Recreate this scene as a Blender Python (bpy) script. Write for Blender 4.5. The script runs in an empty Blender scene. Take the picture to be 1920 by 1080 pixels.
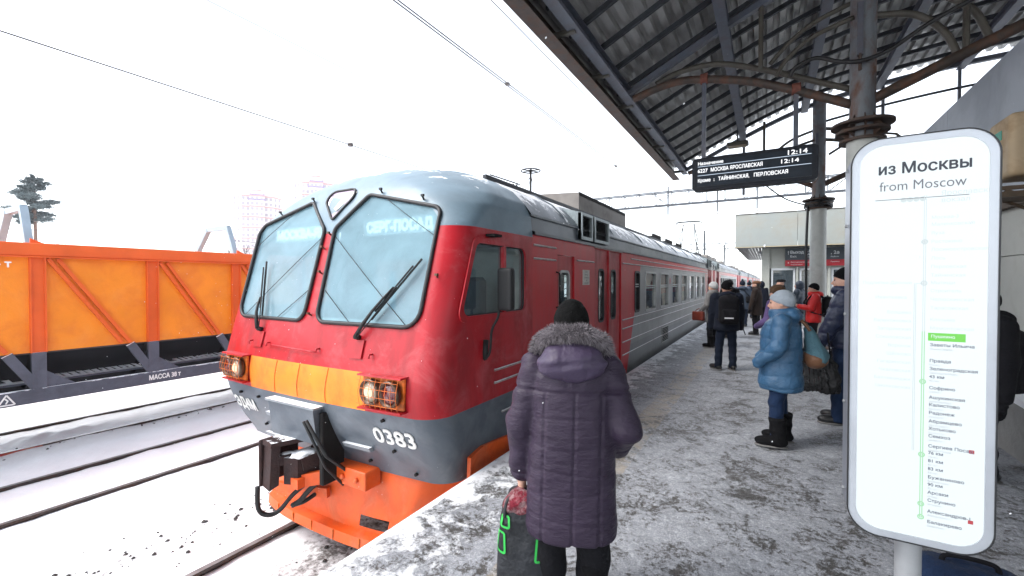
import bpy, math, random
import numpy as np
from mathutils import Vector, Matrix
random.seed(7); np.random.seed(7)
C = bpy.context.scene.collection
R = math.radians
PI = math.pi

# ------------------------------------------------------------------ camera
cam = bpy.data.cameras.new('camera'); camo = bpy.data.objects.new('camera', cam); C.objects.link(camo)
bpy.context.scene.camera = camo
cam.sensor_width = 36.0; cam.lens = 820.0/1920*36; cam.clip_start = 0.05; cam.clip_end = 3000
camo.location = (0, 0, 1.7)
camo.rotation_euler = (R(90)-math.atan(13/820), 0, math.atan(480/820))

# ------------------------------------------------------------------ sky and sun (overcast)
world = bpy.data.worlds.new('World'); bpy.context.scene.world = world; world.use_nodes = True
nt = world.node_tree; nt.nodes.clear()
SUN_EL, SUN_AZ = 50.0, -132.0            # the sun stands behind the clouds, behind the camera and to the left
sky = nt.nodes.new('ShaderNodeTexSky'); sky.sky_type = 'NISHITA'; sky.sun_disc = False
sky.sun_elevation = R(SUN_EL); sky.sun_rotation = R(SUN_AZ); sky.air_density = 1.0; sky.dust_density = 1.0; sky.ozone_density = 1.0
hs = nt.nodes.new('ShaderNodeHueSaturation'); hs.inputs['Saturation'].default_value = 0.30
bg = nt.nodes.new('ShaderNodeBackground'); bg.inputs['Strength'].default_value = 0.15
wo = nt.nodes.new('ShaderNodeOutputWorld')
nt.links.new(sky.outputs[0], hs.inputs['Color']); nt.links.new(hs.outputs[0], bg.inputs['Color']); nt.links.new(bg.outputs[0], wo.inputs[0])
sl = bpy.data.lights.new('sun', 'SUN'); sl.energy = 1.0; sl.angle = R(25); sl.color = (1, .97, .93)
so = bpy.data.objects.new('sun', sl); C.objects.link(so)
sd = Vector((math.sin(R(SUN_AZ))*math.cos(R(SUN_EL)), math.cos(R(SUN_AZ))*math.cos(R(SUN_EL)), math.sin(R(SUN_EL))))
so.rotation_euler = sd.to_track_quat('Z', 'Y').to_euler()
vs = bpy.context.scene.view_settings
vs.view_transform = 'Standard'; vs.look = 'None'; vs.gamma = 1.0; vs.use_curve_mapping = False
vs.exposure = 1.9

# ------------------------------------------------------------------ materials
def N(t, kind, **kw):
    n = t.nodes.new(kind)
    for k, v in kw.items(): setattr(n, k, v)
    return n
def noise(t, scale, detail=4, rough=.55, vec=None, dist=0):
    n = N(t, 'ShaderNodeTexNoise'); n.inputs['Scale'].default_value = scale; n.inputs['Detail'].default_value = detail
    n.inputs['Roughness'].default_value = rough; n.inputs['Distortion'].default_value = dist
    if vec is not None: t.links.new(vec, n.inputs['Vector'])
    return n
def ramp(t, src, a, b, ca=(0,0,0,1), cb=(1,1,1,1)):
    r = N(t, 'ShaderNodeValToRGB'); e = r.color_ramp.elements
    e[0].position = a; e[1].position = b; e[0].color = ca; e[1].color = cb
    t.links.new(src, r.inputs[0]); return r.outputs[0]
def mixc(t, fac, a, b):
    m = N(t, 'ShaderNodeMix', data_type='RGBA')
    for s, v in ((m.inputs[0], fac), (m.inputs[6], a), (m.inputs[7], b)):
        if hasattr(v, 'is_linked'): t.links.new(v, s)
        elif isinstance(v, (int, float)): s.default_value = v
        else: s.default_value = (*v[:3], 1)
    return m.outputs[2]
def math_(t, op, a, b=0.0, clamp=False):
    m = N(t, 'ShaderNodeMath', operation=op, use_clamp=clamp)
    for s, v in ((m.inputs[0], a), (m.inputs[1], b)):
        if hasattr(v, 'is_linked'): t.links.new(v, s)
        else: s.default_value = v
    return m.outputs[0]
MATS = {}
def mat(name, col, rough=.5, metal=0.0, var=.15, vscale=6.0, bump=0.0, bscale=60.0, dirt=None, snow=0.0, spec=.5, coat=0.0, sheen=0.0, salt=None, stretch=None, bdetail=3, bdist=.02):
    """A worn surface: base colour with noise variation, optional dirt (colour, amount, scale), snow lying on upward faces, fine bump."""
    m = bpy.data.materials.new(name); m.use_nodes = True; t = m.node_tree; b = t.nodes['Principled BSDF']
    tc = N(t, 'ShaderNodeTexCoord'); vec = tc.outputs['Object']
    if stretch:
        mp = N(t, 'ShaderNodeMapping'); mp.inputs['Scale'].default_value = stretch; t.links.new(vec, mp.inputs[0]); vec = mp.outputs[0]
    n = noise(t, vscale, 5, .6, vec)
    f = ramp(t, n.outputs[0], .3, .7)
    c = mixc(t, f, tuple(x*(1-var) for x in col[:3]), tuple(min(1, x*(1+var)) for x in col[:3]))
    rgh = math_(t, 'ADD', math_(t, 'MULTIPLY', f, .12), rough-.06)
    if dirt:
        dn = noise(t, dirt[2], 6, .65, vec, .4)
        df = math_(t, 'MULTIPLY', ramp(t, dn.outputs[0], .45, .68), dirt[1])
        c = mixc(t, df, c, dirt[0]); rgh = math_(t, 'ADD', rgh, math_(t, 'MULTIPLY', df, .25), True)
    if salt:
        sn_ = noise(t, salt[2], 7, .7, tc.outputs['Object'], .6); c = mixc(t, math_(t, 'MULTIPLY', ramp(t, sn_.outputs[0], .50, .80), salt[1]), c, salt[0])
    if snow:
        g = N(t, 'ShaderNodeNewGeometry'); sx = N(t, 'ShaderNodeSeparateXYZ'); t.links.new(g.outputs['Normal'], sx.inputs[0])
        sn = noise(t, 3.5, 6, .7, tc.outputs['Object'])
        v = math_(t, 'ADD', sx.outputs[2], math_(t, 'MULTIPLY', math_(t, 'SUBTRACT', sn.outputs[0], .5), 1.1))
        sf = ramp(t, v, 1.0-snow, 1.08-snow)
        c = mixc(t, sf, c, (.82, .84, .87)); rgh = mixc(t, sf, rgh, (.8, .8, .8))
    if hasattr(c, 'is_linked'): t.links.new(c, b.inputs['Base Color'])
    t.links.new(rgh, b.inputs['Roughness'])
    b.inputs['Metallic'].default_value = metal; b.inputs['Specular IOR Level'].default_value = spec
    b.inputs['Coat Weight'].default_value = coat; b.inputs['Coat Roughness'].default_value = .15
    if sheen: b.inputs['Sheen Weight'].default_value = sheen; b.inputs['Sheen Roughness'].default_value = .4
    if bump:
        bn = noise(t, bscale, bdetail, .6, vec); bp = N(t, 'ShaderNodeBump'); bp.inputs['Strength'].default_value = bump; bp.inputs['Distance'].default_value = bdist
        t.links.new(bn.outputs[0], bp.inputs['Height']); t.links.new(bp.outputs[0], b.inputs['Normal'])
    MATS[name] = m; return m
def emit(name, col, s):
    m = bpy.data.materials.new(name); m.use_nodes = True; b = m.node_tree.nodes['Principled BSDF']
    b.inputs['Base Color'].default_value = (*[x*.06 for x in col], 1); b.inputs['Emission Color'].default_value = (*col, 1); b.inputs['Emission Strength'].default_value = s
    b.inputs['Roughness'].default_value = .35
    return m
def glass(name, tint, film, filmamt, rough=.03, clear=.55):
    """Window glass: partly clear, a thin film of frost and grime (painted sky reflection on the windscreen), sharp reflections."""
    m = bpy.data.materials.new(name); m.use_nodes = True; t = m.node_tree; b = t.nodes['Principled BSDF']; out = t.nodes['Material Output']
    tc = N(t, 'ShaderNodeTexCoord'); n = noise(t, 2.2, 5, .6, tc.outputs['Object'], .5)
    f = ramp(t, n.outputs[0], .35, .7)
    t.links.new(mixc(t, f, film, tuple(x*.75 for x in film)), b.inputs['Base Color'])
    b.inputs['Roughness'].default_value = rough; b.inputs['Specular IOR Level'].default_value = .8
    b.inputs['Coat Weight'].default_value = filmamt
    b.inputs['Coat Roughness'].default_value = .02
    tr = N(t, 'ShaderNodeBsdfTransparent'); tr.inputs[0].default_value = (*tint, 1)
    mx = N(t, 'ShaderNodeMixShader'); mx.inputs[0].default_value = clear
    t.links.new(b.outputs[0], mx.inputs[1]); t.links.new(tr.outputs[0], mx.inputs[2]); t.links.new(mx.outputs[0], out.inputs[0])
    return m

M = {}
RUST = (.10, .045, .022)
M['rail'] = mat('rail steel', (.05,.04,.038), .5, .5, .3, 8, dirt=(RUST,.6,6))
M['railtop'] = mat('rail head', (.30,.29,.29), .35, .8, .2, 8, dirt=(RUST,.3,5))
M['railred'] = mat('red painted rail', (.35,.03,.025), .6, 0, .3, 5, dirt=((.5,.3,.15),.5,9))
M['stone'] = mat('ballast stone', (.06,.055,.052), .9, 0, .4, 10)
M['sleeper'] = mat('tarred sleeper', (.04,.035,.03), .9, 0, .4, 10, snow=.3)
M['concrete'] = mat('grey concrete', (.27,.27,.26), .85, 0, .2, 3, .35, 40, dirt=((.1,.095,.09),.5,1.5), snow=.25)
M['red'] = mat('train red paint', (.40,.006,.014), .36, 0, .10, 2.0, .05, 14, dirt=((.20,.010,.014),.75,2.2), spec=.35, coat=.08, stretch=(1.6,1.2,.5), salt=((.52,.16,.17),.45,2.6))
M['nosered'] = M['red']
M['roofgrey'] = mat('train grey blue paint', (.085,.105,.125), .38, 0, .12, 2, .06, 10, dirt=((.09,.10,.115),.5,1.2), snow=.30, coat=.1)  # base darkened to hold the canopy's dark reflection on the roof sides
M['noseroof'] = mat('cab grey blue paint', (.155,.225,.275), .40, 0, .10, 2, .05, 10, dirt=((.10,.135,.16),.5,1.5), snow=.02)
M['lowgrey'] = mat('train lower grey paint', (.062,.078,.098), .42, 0, .15, 2.2, .06, 14, dirt=((.17,.19,.215),.7,1.8), coat=.1)
M['yellow'] = mat('train yellow band paint', (.80,.205,.010), .5, 0, .22, 1.6, .05, 14, dirt=((.66,.115,.012),.8,2.2))
M['lampplate'] = mat('orange lamp plate', (.70,.15,.015), .5, 0, .3, 8, .1, 40, dirt=((.1,.03,.015),.7,12))
M['plow'] = mat('plough orange paint', (.72,.095,.008), .48, 0, .14, 2.0, .06, 12, dirt=((.40,.045,.008),.6,3), salt=((.62,.22,.10),.5,3.0))
M['black'] = mat('black rubber', (.012,.012,.013), .6, 0, .3, 20, spec=.4)
M['gasket'] = mat('window gasket rubber', (.010,.010,.012), .55, 0, .3, 20)
M['coupler'] = mat('coupler casting', (.032,.019,.019), .6, .25, .35, 12, .3, 50, dirt=((.065,.030,.026),.6,7), snow=.05, spec=.25)
M['under'] = mat('sooty underframe', (.014,.013,.013), .85, 0, .4, 5, spec=.2)
M['cabglass'] = glass('cab windscreen', (.80,.94,.98), (.32,.52,.61), 0, .06, .50)  # film colour carries the pale blue sky reflection, painted in
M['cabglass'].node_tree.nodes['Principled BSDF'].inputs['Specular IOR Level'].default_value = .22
M['emblemglass'] = glass('emblem glass', (.80,.75,.8), (.40,.31,.40), .3, .04, .03)
M['sideglass'] = glass('side window glass', (.55,.68,.68), (.075,.10,.105), .9, .04, .42)
M['coachglass'] = glass('coach window glass', (.6,.68,.66), (.075,.085,.085), .8, .05, .40)
M['doorglass'] = glass('door glass', (.5,.55,.56), (.13,.145,.15), .7, .1, .30)
M['inner'] = mat('cab lining', (.50,.56,.57), .7, 0, .15, 4)
M['destbox'] = mat('destination box', (.22,.28,.29), .6)
M['innerdark'] = mat('coach lining', (.14,.14,.125), .8, 0, .3, 2)
M['seat'] = mat('seat upholstery', (.05,.06,.09), .8, 0, .3, 6)
M['pinkpanel'] = mat('salmon door panel', (.75,.28,.20), .6, 0, .1, 4)
M['bluepanel'] = mat('blue strip', (.10,.28,.42), .6, 0, .1, 4)
M['alu'] = mat('dull aluminium', (.42,.43,.43), .42, .6, .2, 8)
M['trim'] = mat('worn rib edge', (.36,.34,.34), .45, .3, .3, 8, dirt=((.3,.04,.04),.5,9), snow=.30)
M['redrib'] = mat('red rib', (.40,.010,.018), .4, 0, .2, 8, snow=.3)
M['white'] = mat('white lettering paint', (.80,.80,.78), .6, 0, .08, 20, dirt=((.45,.45,.45),.4,20))
M['louvre'] = mat('louvre dark steel', (.035,.036,.038), .5, .3, .3, 10)
M['ventframe'] = mat('vent frame', (.28,.32,.33), .45, .4, .2, 6, snow=.2)
M['taupe'] = mat('roof box taupe paint', (.17,.155,.14), .7, 0, .15, 3, dirt=((.10,.09,.085),.5,3), snow=.12)
M['lamplens'] = mat('clear lamp lens', (.35,.28,.2), .1, 0, .2, 30, coat=.6)
M['lamplit'] = emit('lit lamp', (1.0,.74,.52), .38)
M['lampred'] = mat('red lamp lens', (.09,.006,.010), .15, 0, .2, 30, coat=.8)
M['chrome'] = mat('lamp rim', (.10,.06,.04), .35, .6, .3, 20)
M['paper'] = mat('paper notice', (.55,.52,.48), .7, 0, .15, 25)
M['ink'] = mat('dark print', (.06,.06,.06), .7)
M['worange'] = mat('wagon orange paint', (.80,.235,.008), .5, 0, .08, 1.3, .15, 20, dirt=((.66,.150,.012),.6,2.2), salt=((.80,.36,.10),.30,1.6))
M['worange2'] = mat('wagon rib orange paint', (.68,.105,.012), .5, 0, .10, 2, .08, 30)
M['wgrey'] = mat('wagon slate paint', (.075,.082,.11), .55, 0, .15, 3, .1, 40, dirt=((.03,.03,.04),.4,4), snow=.30)
M['wdark'] = mat('wagon hopper black paint', (.012,.012,.015), .75, 0, .3, 4, snow=.25, spec=.2)
M['wblue'] = mat('light blue grey paint', (.28,.36,.42), .5, 0, .1, 4, snow=.3)
M['galv'] = mat('galvanised roof sheet', (.42,.42,.41), .40, .6, .22, 3, .15, 20, dirt=((.11,.10,.095),.5,1.5), stretch=(1,.3,1))
M['beam'] = mat('blue grey beam paint', (.085,.097,.125), .5, .1, .2, 4, .1, 40, dirt=((.10,.06,.04),.35,4))
M['purlin'] = mat('dark purlin steel', (.03,.033,.04), .55, .3, .25, 5, .1, 40)
M['tube'] = mat('weathered brown tube', (.055,.040,.032), .6, .15, .3, 5, .2, 50, dirt=((.15,.06,.03),.6,5))
M['tubeg'] = mat('grey olive tube', (.075,.068,.055), .55, .15, .2, 5, .1, 50)
M['colrust'] = mat('rusting column paint', (.15,.165,.18), .6, .05, .15, 4, .25, 40, dirt=((.12,.05,.024),1.0,3.2), stretch=(1,1,.6))
M['colwhite'] = mat('pale column paint', (.50,.51,.48), .55, 0, .08, 3, .08, 30, dirt=((.30,.30,.28),.5,3))
M['collar'] = mat('rusty collar steel', (.060,.042,.034), .7, .2, .35, 8, .2, 50, dirt=((.11,.05,.028),.6,7))
M['cable'] = mat('black cable sheath', (.012,.012,.013), .5, 0, .2, 10)
M['board'] = mat('board housing', (.006,.008,.014), .4, .1, .2, 6, dirt=((.03,.033,.04),.25,25), spec=.25)
M['screen'] = mat('board screen', (.008,.014,.024), .35, 0, .2, 8, spec=.25)
M['led'] = emit('board letters', (.95,.97,1.0), .45)
M['ledline'] = emit('board rules', (.55,.66,.8), .3)
M['lightbox'] = emit('lightbox face', (.88,.975,1.0), .262)
M['signframe'] = mat('sign frame', (.50,.53,.57), .35, .3, .06, 5, .05, 30, coat=.4)
M['signside'] = mat('sign side', (.26,.28,.32), .35, .5, .12, 5)
M['signedge'] = mat('sign edge seal', (.02,.021,.023), .5)
M['signink'] = mat('sign heading ink', (.035,.04,.055), .5)
M['signgrey'] = mat('sign grey ink', (.16,.16,.18), .5)
M['signpale'] = emit('faded sign ink', (.76,.85,.87), .225)
M['signsmall'] = mat('small sign ink', (.13,.14,.19), .5)
M['signsub'] = mat('small sign grey ink', (.38,.40,.43), .5)
M['signgreen'] = emit('sign green', (.20,.74,.10), .25)
M['signgreenpale'] = emit('sign pale green', (.50,.90,.56), .22)
M['signred'] = emit('sign red', (.66,.10,.12), .22)
M['pole'] = mat('grey pole paint', (.33,.34,.35), .45, .1, .1, 5)
M['cladding'] = mat('pale steel cladding', (.30,.325,.31), .6, 0, .07, 1.0, .05, 20, dirt=((.31,.275,.21),.6,1.0))
M['facade'] = mat('station facade cream paint', (.40,.41,.37), .6, 0, .08, 2, .05, 30, dirt=((.26,.26,.23),.4,2))
M['soffit'] = mat('slatted soffit', (.30,.31,.31), .5, .2, .15, 3)
M['doorwin'] = glass('kiosk glass', (.6,.7,.75), (.10,.13,.15), .9, .04, .4)
M['winframe'] = mat('white window frame', (.62,.64,.65), .5, 0, .08, 6)
M['darksign'] = mat('exit board dark', (.035,.045,.055), .5, 0, .1, 5)
M['redsign'] = mat('exit board red', (.30,.012,.02), .5, 0, .1, 5)
M['signtext'] = mat('exit board text', (.62,.64,.65), .5)
M['wallgrey'] = mat('grey wall sheet', (.34,.375,.43), .55, 0, .07, 1.5, .05, 20, dirt=((.20,.225,.26),.5,1.0))
M['wallbeige'] = mat('beige wall panel', (.47,.47,.43), .7, 0, .08, 2, .1, 30, dirt=((.35,.34,.30),.5,2))
M['acbeige'] = mat('aged beige casing', (.40,.30,.185), .6, 0, .10, 3, .05, 30, dirt=((.22,.13,.06),.6,3))
M['acdark'] = mat('dark casing recess', (.09,.06,.035), .7, 0, .2, 5)
M['acgreen'] = mat('green badge', (.02,.24,.17), .5)
M['bracket'] = mat('brown steel bracket', (.08,.055,.035), .7, .2, .25, 8)
M['tower'] = mat('tower pale wall', (.74,.69,.68), .8, 0, .04, .1)
M['towerred'] = mat('tower pink band', (.56,.33,.31), .8, 0, .08, .1)
M['towerlilac'] = mat('tower lilac mansard', (.30,.23,.40), .7, 0, .08, .1)
M['towerwin'] = mat('tower window', (.42,.38,.42), .4, 0, .2, .2)
M['bark'] = mat('dark bark', (.07,.055,.05), .9, 0, .3, 3)
M['pinebark'] = mat('pine bark', (.16,.09,.065), .9, 0, .3, 2)
M['needle'] = mat('pine needles', (.085,.11,.112), .8, 0, .35, .8)
M['mast'] = mat('galvanised mast', (.055,.06,.068), .6, 0, .15, 2, spec=.2)
M['wire'] = mat('overhead wire', (.05,.045,.045), .5, .5, .1, 2)
M['insul'] = mat('brown insulator', (.05,.035,.03), .3, 0, .2, 10)
M['flake'] = mat('snow flake', (.9,.92,.95), .8, 0, .02, 5)
# skin and cloth
M['skin'] = mat('skin', (.52,.29,.21), .55, 0, .10, 18, .05, 120)
M['lip'] = mat('lips', (.40,.14,.12), .5)
M['eye'] = mat('eye', (.03,.025,.02), .2, coat=.6)
M['hairdark'] = mat('dark hair', (.035,.025,.018), .6, 0, .3, 40, .4, 120)
def cloth(name, col, rough=.75, bump=.4, bscale=30, sheen=.15, var=.15, spec=None, **k):
    M[name] = mat(name, col, rough, 0, var, 4, bump, bscale, sheen=sheen*.4, spec=(.38 if rough < .6 else .12) if spec is None else spec, **k); return M[name]
cloth('purple nylon', (.031,.021,.039), .50, .6, 12, 0, .12, spec=.25, bdist=.022, bdetail=5, stretch=(1,1,2.3))
cloth('purple nylon hood', (.052,.038,.070), .45, .5, 16, 0, .12, spec=.3)
cloth('blue nylon', (.038,.105,.195), .34, .6, 26, 0, .14, bdist=.02, bdetail=4)
cloth('navy nylon', (.014,.020,.050), .42, .5, 24, 0, .2)
cloth('black cloth', (.009,.009,.011), .85, .5, 40, 0)
cloth('navy cloth', (.009,.012,.021), .8, .5, 30, .03)
cloth('dark trousers', (.009,.009,.011), .85, .5, 30, 0)
cloth('navy trousers', (.011,.016,.030), .85, .5, 30, .03)
cloth('blue jeans', (.013,.026,.062), .85, .5, 60)
cloth('boot suede', (.007,.007,.008), .9, .4, 60, 0)
cloth('shoe leather', (.010,.010,.011), .4, .2, 40)
cloth('sole', (.16,.155,.15), .8, .1, 20)
cloth('black wool', (.005,.005,.006), .95, .6, 120, .03)
cloth('black fur', (.005,.005,.005), .9, .8, 90, 0)
cloth('grey knit', (.33,.37,.41), .9, .6, 90, .4)
cloth('pale knit', (.42,.42,.42), .9, .7, 70, .4)
cloth('red nylon', (.55,.012,.012), .5, .4, 20, 0, .12)
cloth('slate nylon', (.045,.060,.085), .6, .4, 20, .05)
cloth('slate puffer', (.030,.042,.062), .45, .4, 16, 0)
cloth('brown coat cloth', (.030,.021,.018), .8, .5, 30, .1)
cloth('cap cloth', (.17,.085,.05), .85, .5, 60, .2)
cloth('brown fur', (.10,.055,.03), .9, .9, 80, .3)
cloth('violet dotted cloth', (.10,.07,.17), .7, .5, 60, .1, .5)
cloth('grey wool coat', (.17,.165,.165), .9, .5, 40, .3)
cloth('teal canvas', (.075,.155,.19), .7, .4, 50, .1, .25)
cloth('tan leather', (.16,.075,.038), .5, .3, 50, 0, .2)
cloth('red leather', (.20,.035,.02), .4, .2, 40, 0)
cloth('black bag plastic', (.012,.012,.013), .22, .6, 22, 0, .3, bdist=.03)
cloth('black bag fabric', (.016,.018,.022), .55, .5, 18, 0, .3, bdist=.03)
cloth('green print', (.03,.42,.07), .5, .1, 30, 0, .1)
cloth('scarf red', (.16,.018,.03), .95, .9, 60, .3, .6, dirt=((.45,.35,.35),.6,30))
cloth('fur grey', (.24,.215,.23), .8, 0, 30, .3, .3)
cloth('fur dark', (.085,.075,.082), .8, 0, 30, .3, .3)
cloth('white cord', (.7,.7,.72), .6, .1, 30)

def livery():
    """Coach side paint: red ends with a slanted edge, grey middle; only colour print on the flat side."""
    m = bpy.data.materials.new('coach side livery'); m.use_nodes = True; t = m.node_tree; b = t.nodes['Principled BSDF']
    tc = N(t, 'ShaderNodeTexCoord'); s = N(t, 'ShaderNodeSeparateXYZ'); t.links.new(tc.outputs['Object'], s.inputs[0])
    y, z = s.outputs[1], s.outputs[2]          # local: z = 1.2 at the platform top
    zz = math_(t, 'SUBTRACT', z, 1.2)
    front = math_(t, 'ADD', math_(t, 'MULTIPLY', zz, .50), 5.93)          # edge of the red front part
    isfront = math_(t, 'LESS_THAN', y, front)
    isrear = math_(t, 'GREATER_THAN', y, math_(t, 'ADD', math_(t, 'MULTIPLY', zz, -.35), 19.0))
    istop = math_(t, 'GREATER_THAN', zz, 2.06)
    red = math_(t, 'MAXIMUM', math_(t, 'MAXIMUM', isfront, isrear), istop)
    n = noise(t, 1.7, 6, .65, tc.outputs['Object'], .3); f = ramp(t, n.outputs[0], .35, .7)
    mp = N(t, 'ShaderNodeMapping'); mp.inputs['Scale'].default_value = (1, 3, .35); t.links.new(tc.outputs['Object'], mp.inputs[0])
    st = ramp(t, noise(t, 3.0, 6, .7, mp.outputs[0]).outputs[0], .42, .75)
    rc = mixc(t, f, (.52,.006,.015), (.43,.007,.014))
    gc = mixc(t, f, (.30,.31,.315), (.22,.225,.225))
    low = math_(t, 'LESS_THAN', zz, .42)
    gc = mixc(t, math_(t, 'MULTIPLY', low, .45), gc, (.13,.14,.15))
    c = mixc(t, red, gc, rc)
    c = mixc(t, math_(t, 'MULTIPLY', st, .22), c, (.12,.11,.105))
    # dark grey band low on the cab end
    cabband = math_(t, 'MULTIPLY', math_(t, 'LESS_THAN', zz, .50), math_(t, 'LESS_THAN', y, 3.85))
    c = mixc(t, cabband, c, (.062,.078,.098))
    t.links.new(c, b.inputs['Base Color']); b.inputs['Roughness'].default_value = .38; b.inputs['Specular IOR Level'].default_value = .35; b.inputs['Coat Weight'].default_value = .08
    b.inputs['Coat Roughness'].default_value = .15
    return m
M['livery'] = livery()

def platform_mat():
    """Trodden icy asphalt: gritty brown-grey ground, pale frost veils, a whiter band with bared patches along the edge."""
    m = bpy.data.materials.new('icy platform asphalt'); m.use_nodes = True; t = m.node_tree; b = t.nodes['Principled BSDF']
    tc = N(t, 'ShaderNodeTexCoord'); v = tc.outputs['Object']; s = N(t, 'ShaderNodeSeparateXYZ'); t.links.new(v, s.inputs[0])
    big = noise(t, 1.3, 6, .62, v, .5).outputs[0]; mid = noise(t, 5.0, 8, .66, v, .8).outputs[0]; fine = noise(t, 30, 7, .8, v, .3).outputs[0]; grit = noise(t, 130, 3, .7, v).outputs[0]
    c = mixc(t, ramp(t, noise(t, 2.2, 5, .6, v).outputs[0], .35, .68), (.028,.025,.021), (.070,.064,.057))
    c = mixc(t, ramp(t, grit, .38, .66), mixc(t, .55, c, (.030,.028,.026)), mixc(t, .45, c, (.20,.197,.19)))
    veil = math_(t, 'ADD', math_(t, 'MULTIPLY', big, .50), math_(t, 'MULTIPLY', mid, .58))
    k = math_(t, 'ADD', veil, math_(t, 'MULTIPLY', fine, .75)); k = math_(t, 'ADD', k, math_(t, 'MULTIPLY', grit, .22))
    frost = ramp(t, k, .94, 1.24)
    c = mixc(t, math_(t, 'MULTIPLY', frost, .80), c, (.31,.325,.355))
    spk = math_(t, 'ADD', math_(t, 'MULTIPLY', fine, .6), math_(t, 'MULTIPLY', grit, .4)); spk = math_(t, 'ADD', spk, math_(t, 'MULTIPLY', math_(t, 'SUBTRACT', veil, .54), .35))
    c = mixc(t, math_(t, 'MULTIPLY', ramp(t, spk, .505, .615), .75), c, (.52,.54,.57))
    # sandy worn warning strip
    st = math_(t, 'MULTIPLY', math_(t, 'GREATER_THAN', s.outputs[0], -1.40), math_(t, 'LESS_THAN', s.outputs[0], -1.10))
    st = math_(t, 'MULTIPLY', st, ramp(t, mid, .42, .58)); c = mixc(t, math_(t, 'MULTIPLY', st, .5), c, (.36,.29,.19))
    # snow band along the edge, with bared dark patches
    edge = math_(t, 'SUBTRACT', 1.0, math_(t, 'DIVIDE', math_(t, 'ADD', s.outputs[0], 2.35), 1.05), True)
    p = noise(t, 3.6, 9, .74, v, .4).outputs[0]
    e = math_(t, 'ADD', math_(t, 'MULTIPLY', edge, .80), math_(t, 'MULTIPLY', math_(t, 'SUBTRACT', p, .5), 2.4)); e = math_(t, 'ADD', e, math_(t, 'MULTIPLY', math_(t, 'SUBTRACT', fine, .5), .8))
    es = math_(t, 'MULTIPLY', ramp(t, e, .42, .64), math_(t, 'GREATER_THAN', edge, .02))
    c = mixc(t, es, c, (.80,.815,.84))
    t.links.new(c, b.inputs['Base Color'])
    t.links.new(math_(t, 'ADD', math_(t, 'MULTIPLY', frost, .30), .38), b.inputs['Roughness']); b.inputs['Specular IOR Level'].default_value = .45
    bp = N(t, 'ShaderNodeBump'); bp.inputs['Strength'].default_value = .7; bp.inputs['Distance'].default_value = .02
    t.links.new(math_(t, 'ADD', k, math_(t, 'MULTIPLY', es, .5)), bp.inputs['Height']); t.links.new(bp.outputs[0], b.inputs['Normal'])
    return m
M['platform'] = platform_mat()
def snow_mat():
    m = bpy.data.materials.new('trackside snow'); m.use_nodes = True; t = m.node_tree; b = t.nodes['Principled BSDF']
    tc = N(t, 'ShaderNodeTexCoord'); v = tc.outputs['Object']; s = N(t, 'ShaderNodeSeparateXYZ'); t.links.new(v, s.inputs[0]); x = s.outputs[0]
    n = noise(t, 14, 8, .72, v, .3).outputs[0]; big = noise(t, .8, 4, .6, v).outputs[0]
    def band(c, w): return math_(t, 'SUBTRACT', 1.0, math_(t, 'DIVIDE', math_(t, 'ABSOLUTE', math_(t, 'SUBTRACT', x, c)), w), True)
    k = math_(t, 'MULTIPLY', band(-4.14, 1.0), 1.0)
    k = math_(t, 'MAXIMUM', k, math_(t, 'MULTIPLY', band(-5.75, .85), .62))
    k = math_(t, 'MAXIMUM', k, math_(t, 'MULTIPLY', band(-11.6, .5), .15))
    k = math_(t, 'ADD', math_(t, 'MULTIPLY', k, .40), math_(t, 'ADD', math_(t, 'MULTIPLY', math_(t, 'SUBTRACT', n, .5), .9), math_(t, 'MULTIPLY', math_(t, 'SUBTRACT', big, .5), .5)))
    d = ramp(t, k, .22, .46)
    c = mixc(t, d, (.86,.87,.89), (.13,.12,.115))
    t.links.new(c, b.inputs['Base Color']); b.inputs['Roughness'].default_value = .75; b.inputs['Specular IOR Level'].default_value = .3
    bp = N(t, 'ShaderNodeBump'); bp.inputs['Strength'].default_value = .35; bp.inputs['Distance'].default_value = .03
    t.links.new(noise(t, 6, 6, .6, v).outputs[0], bp.inputs['Height']); t.links.new(bp.outputs[0], b.inputs['Normal'])
    return m
M['snow'] = snow_mat()

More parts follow.
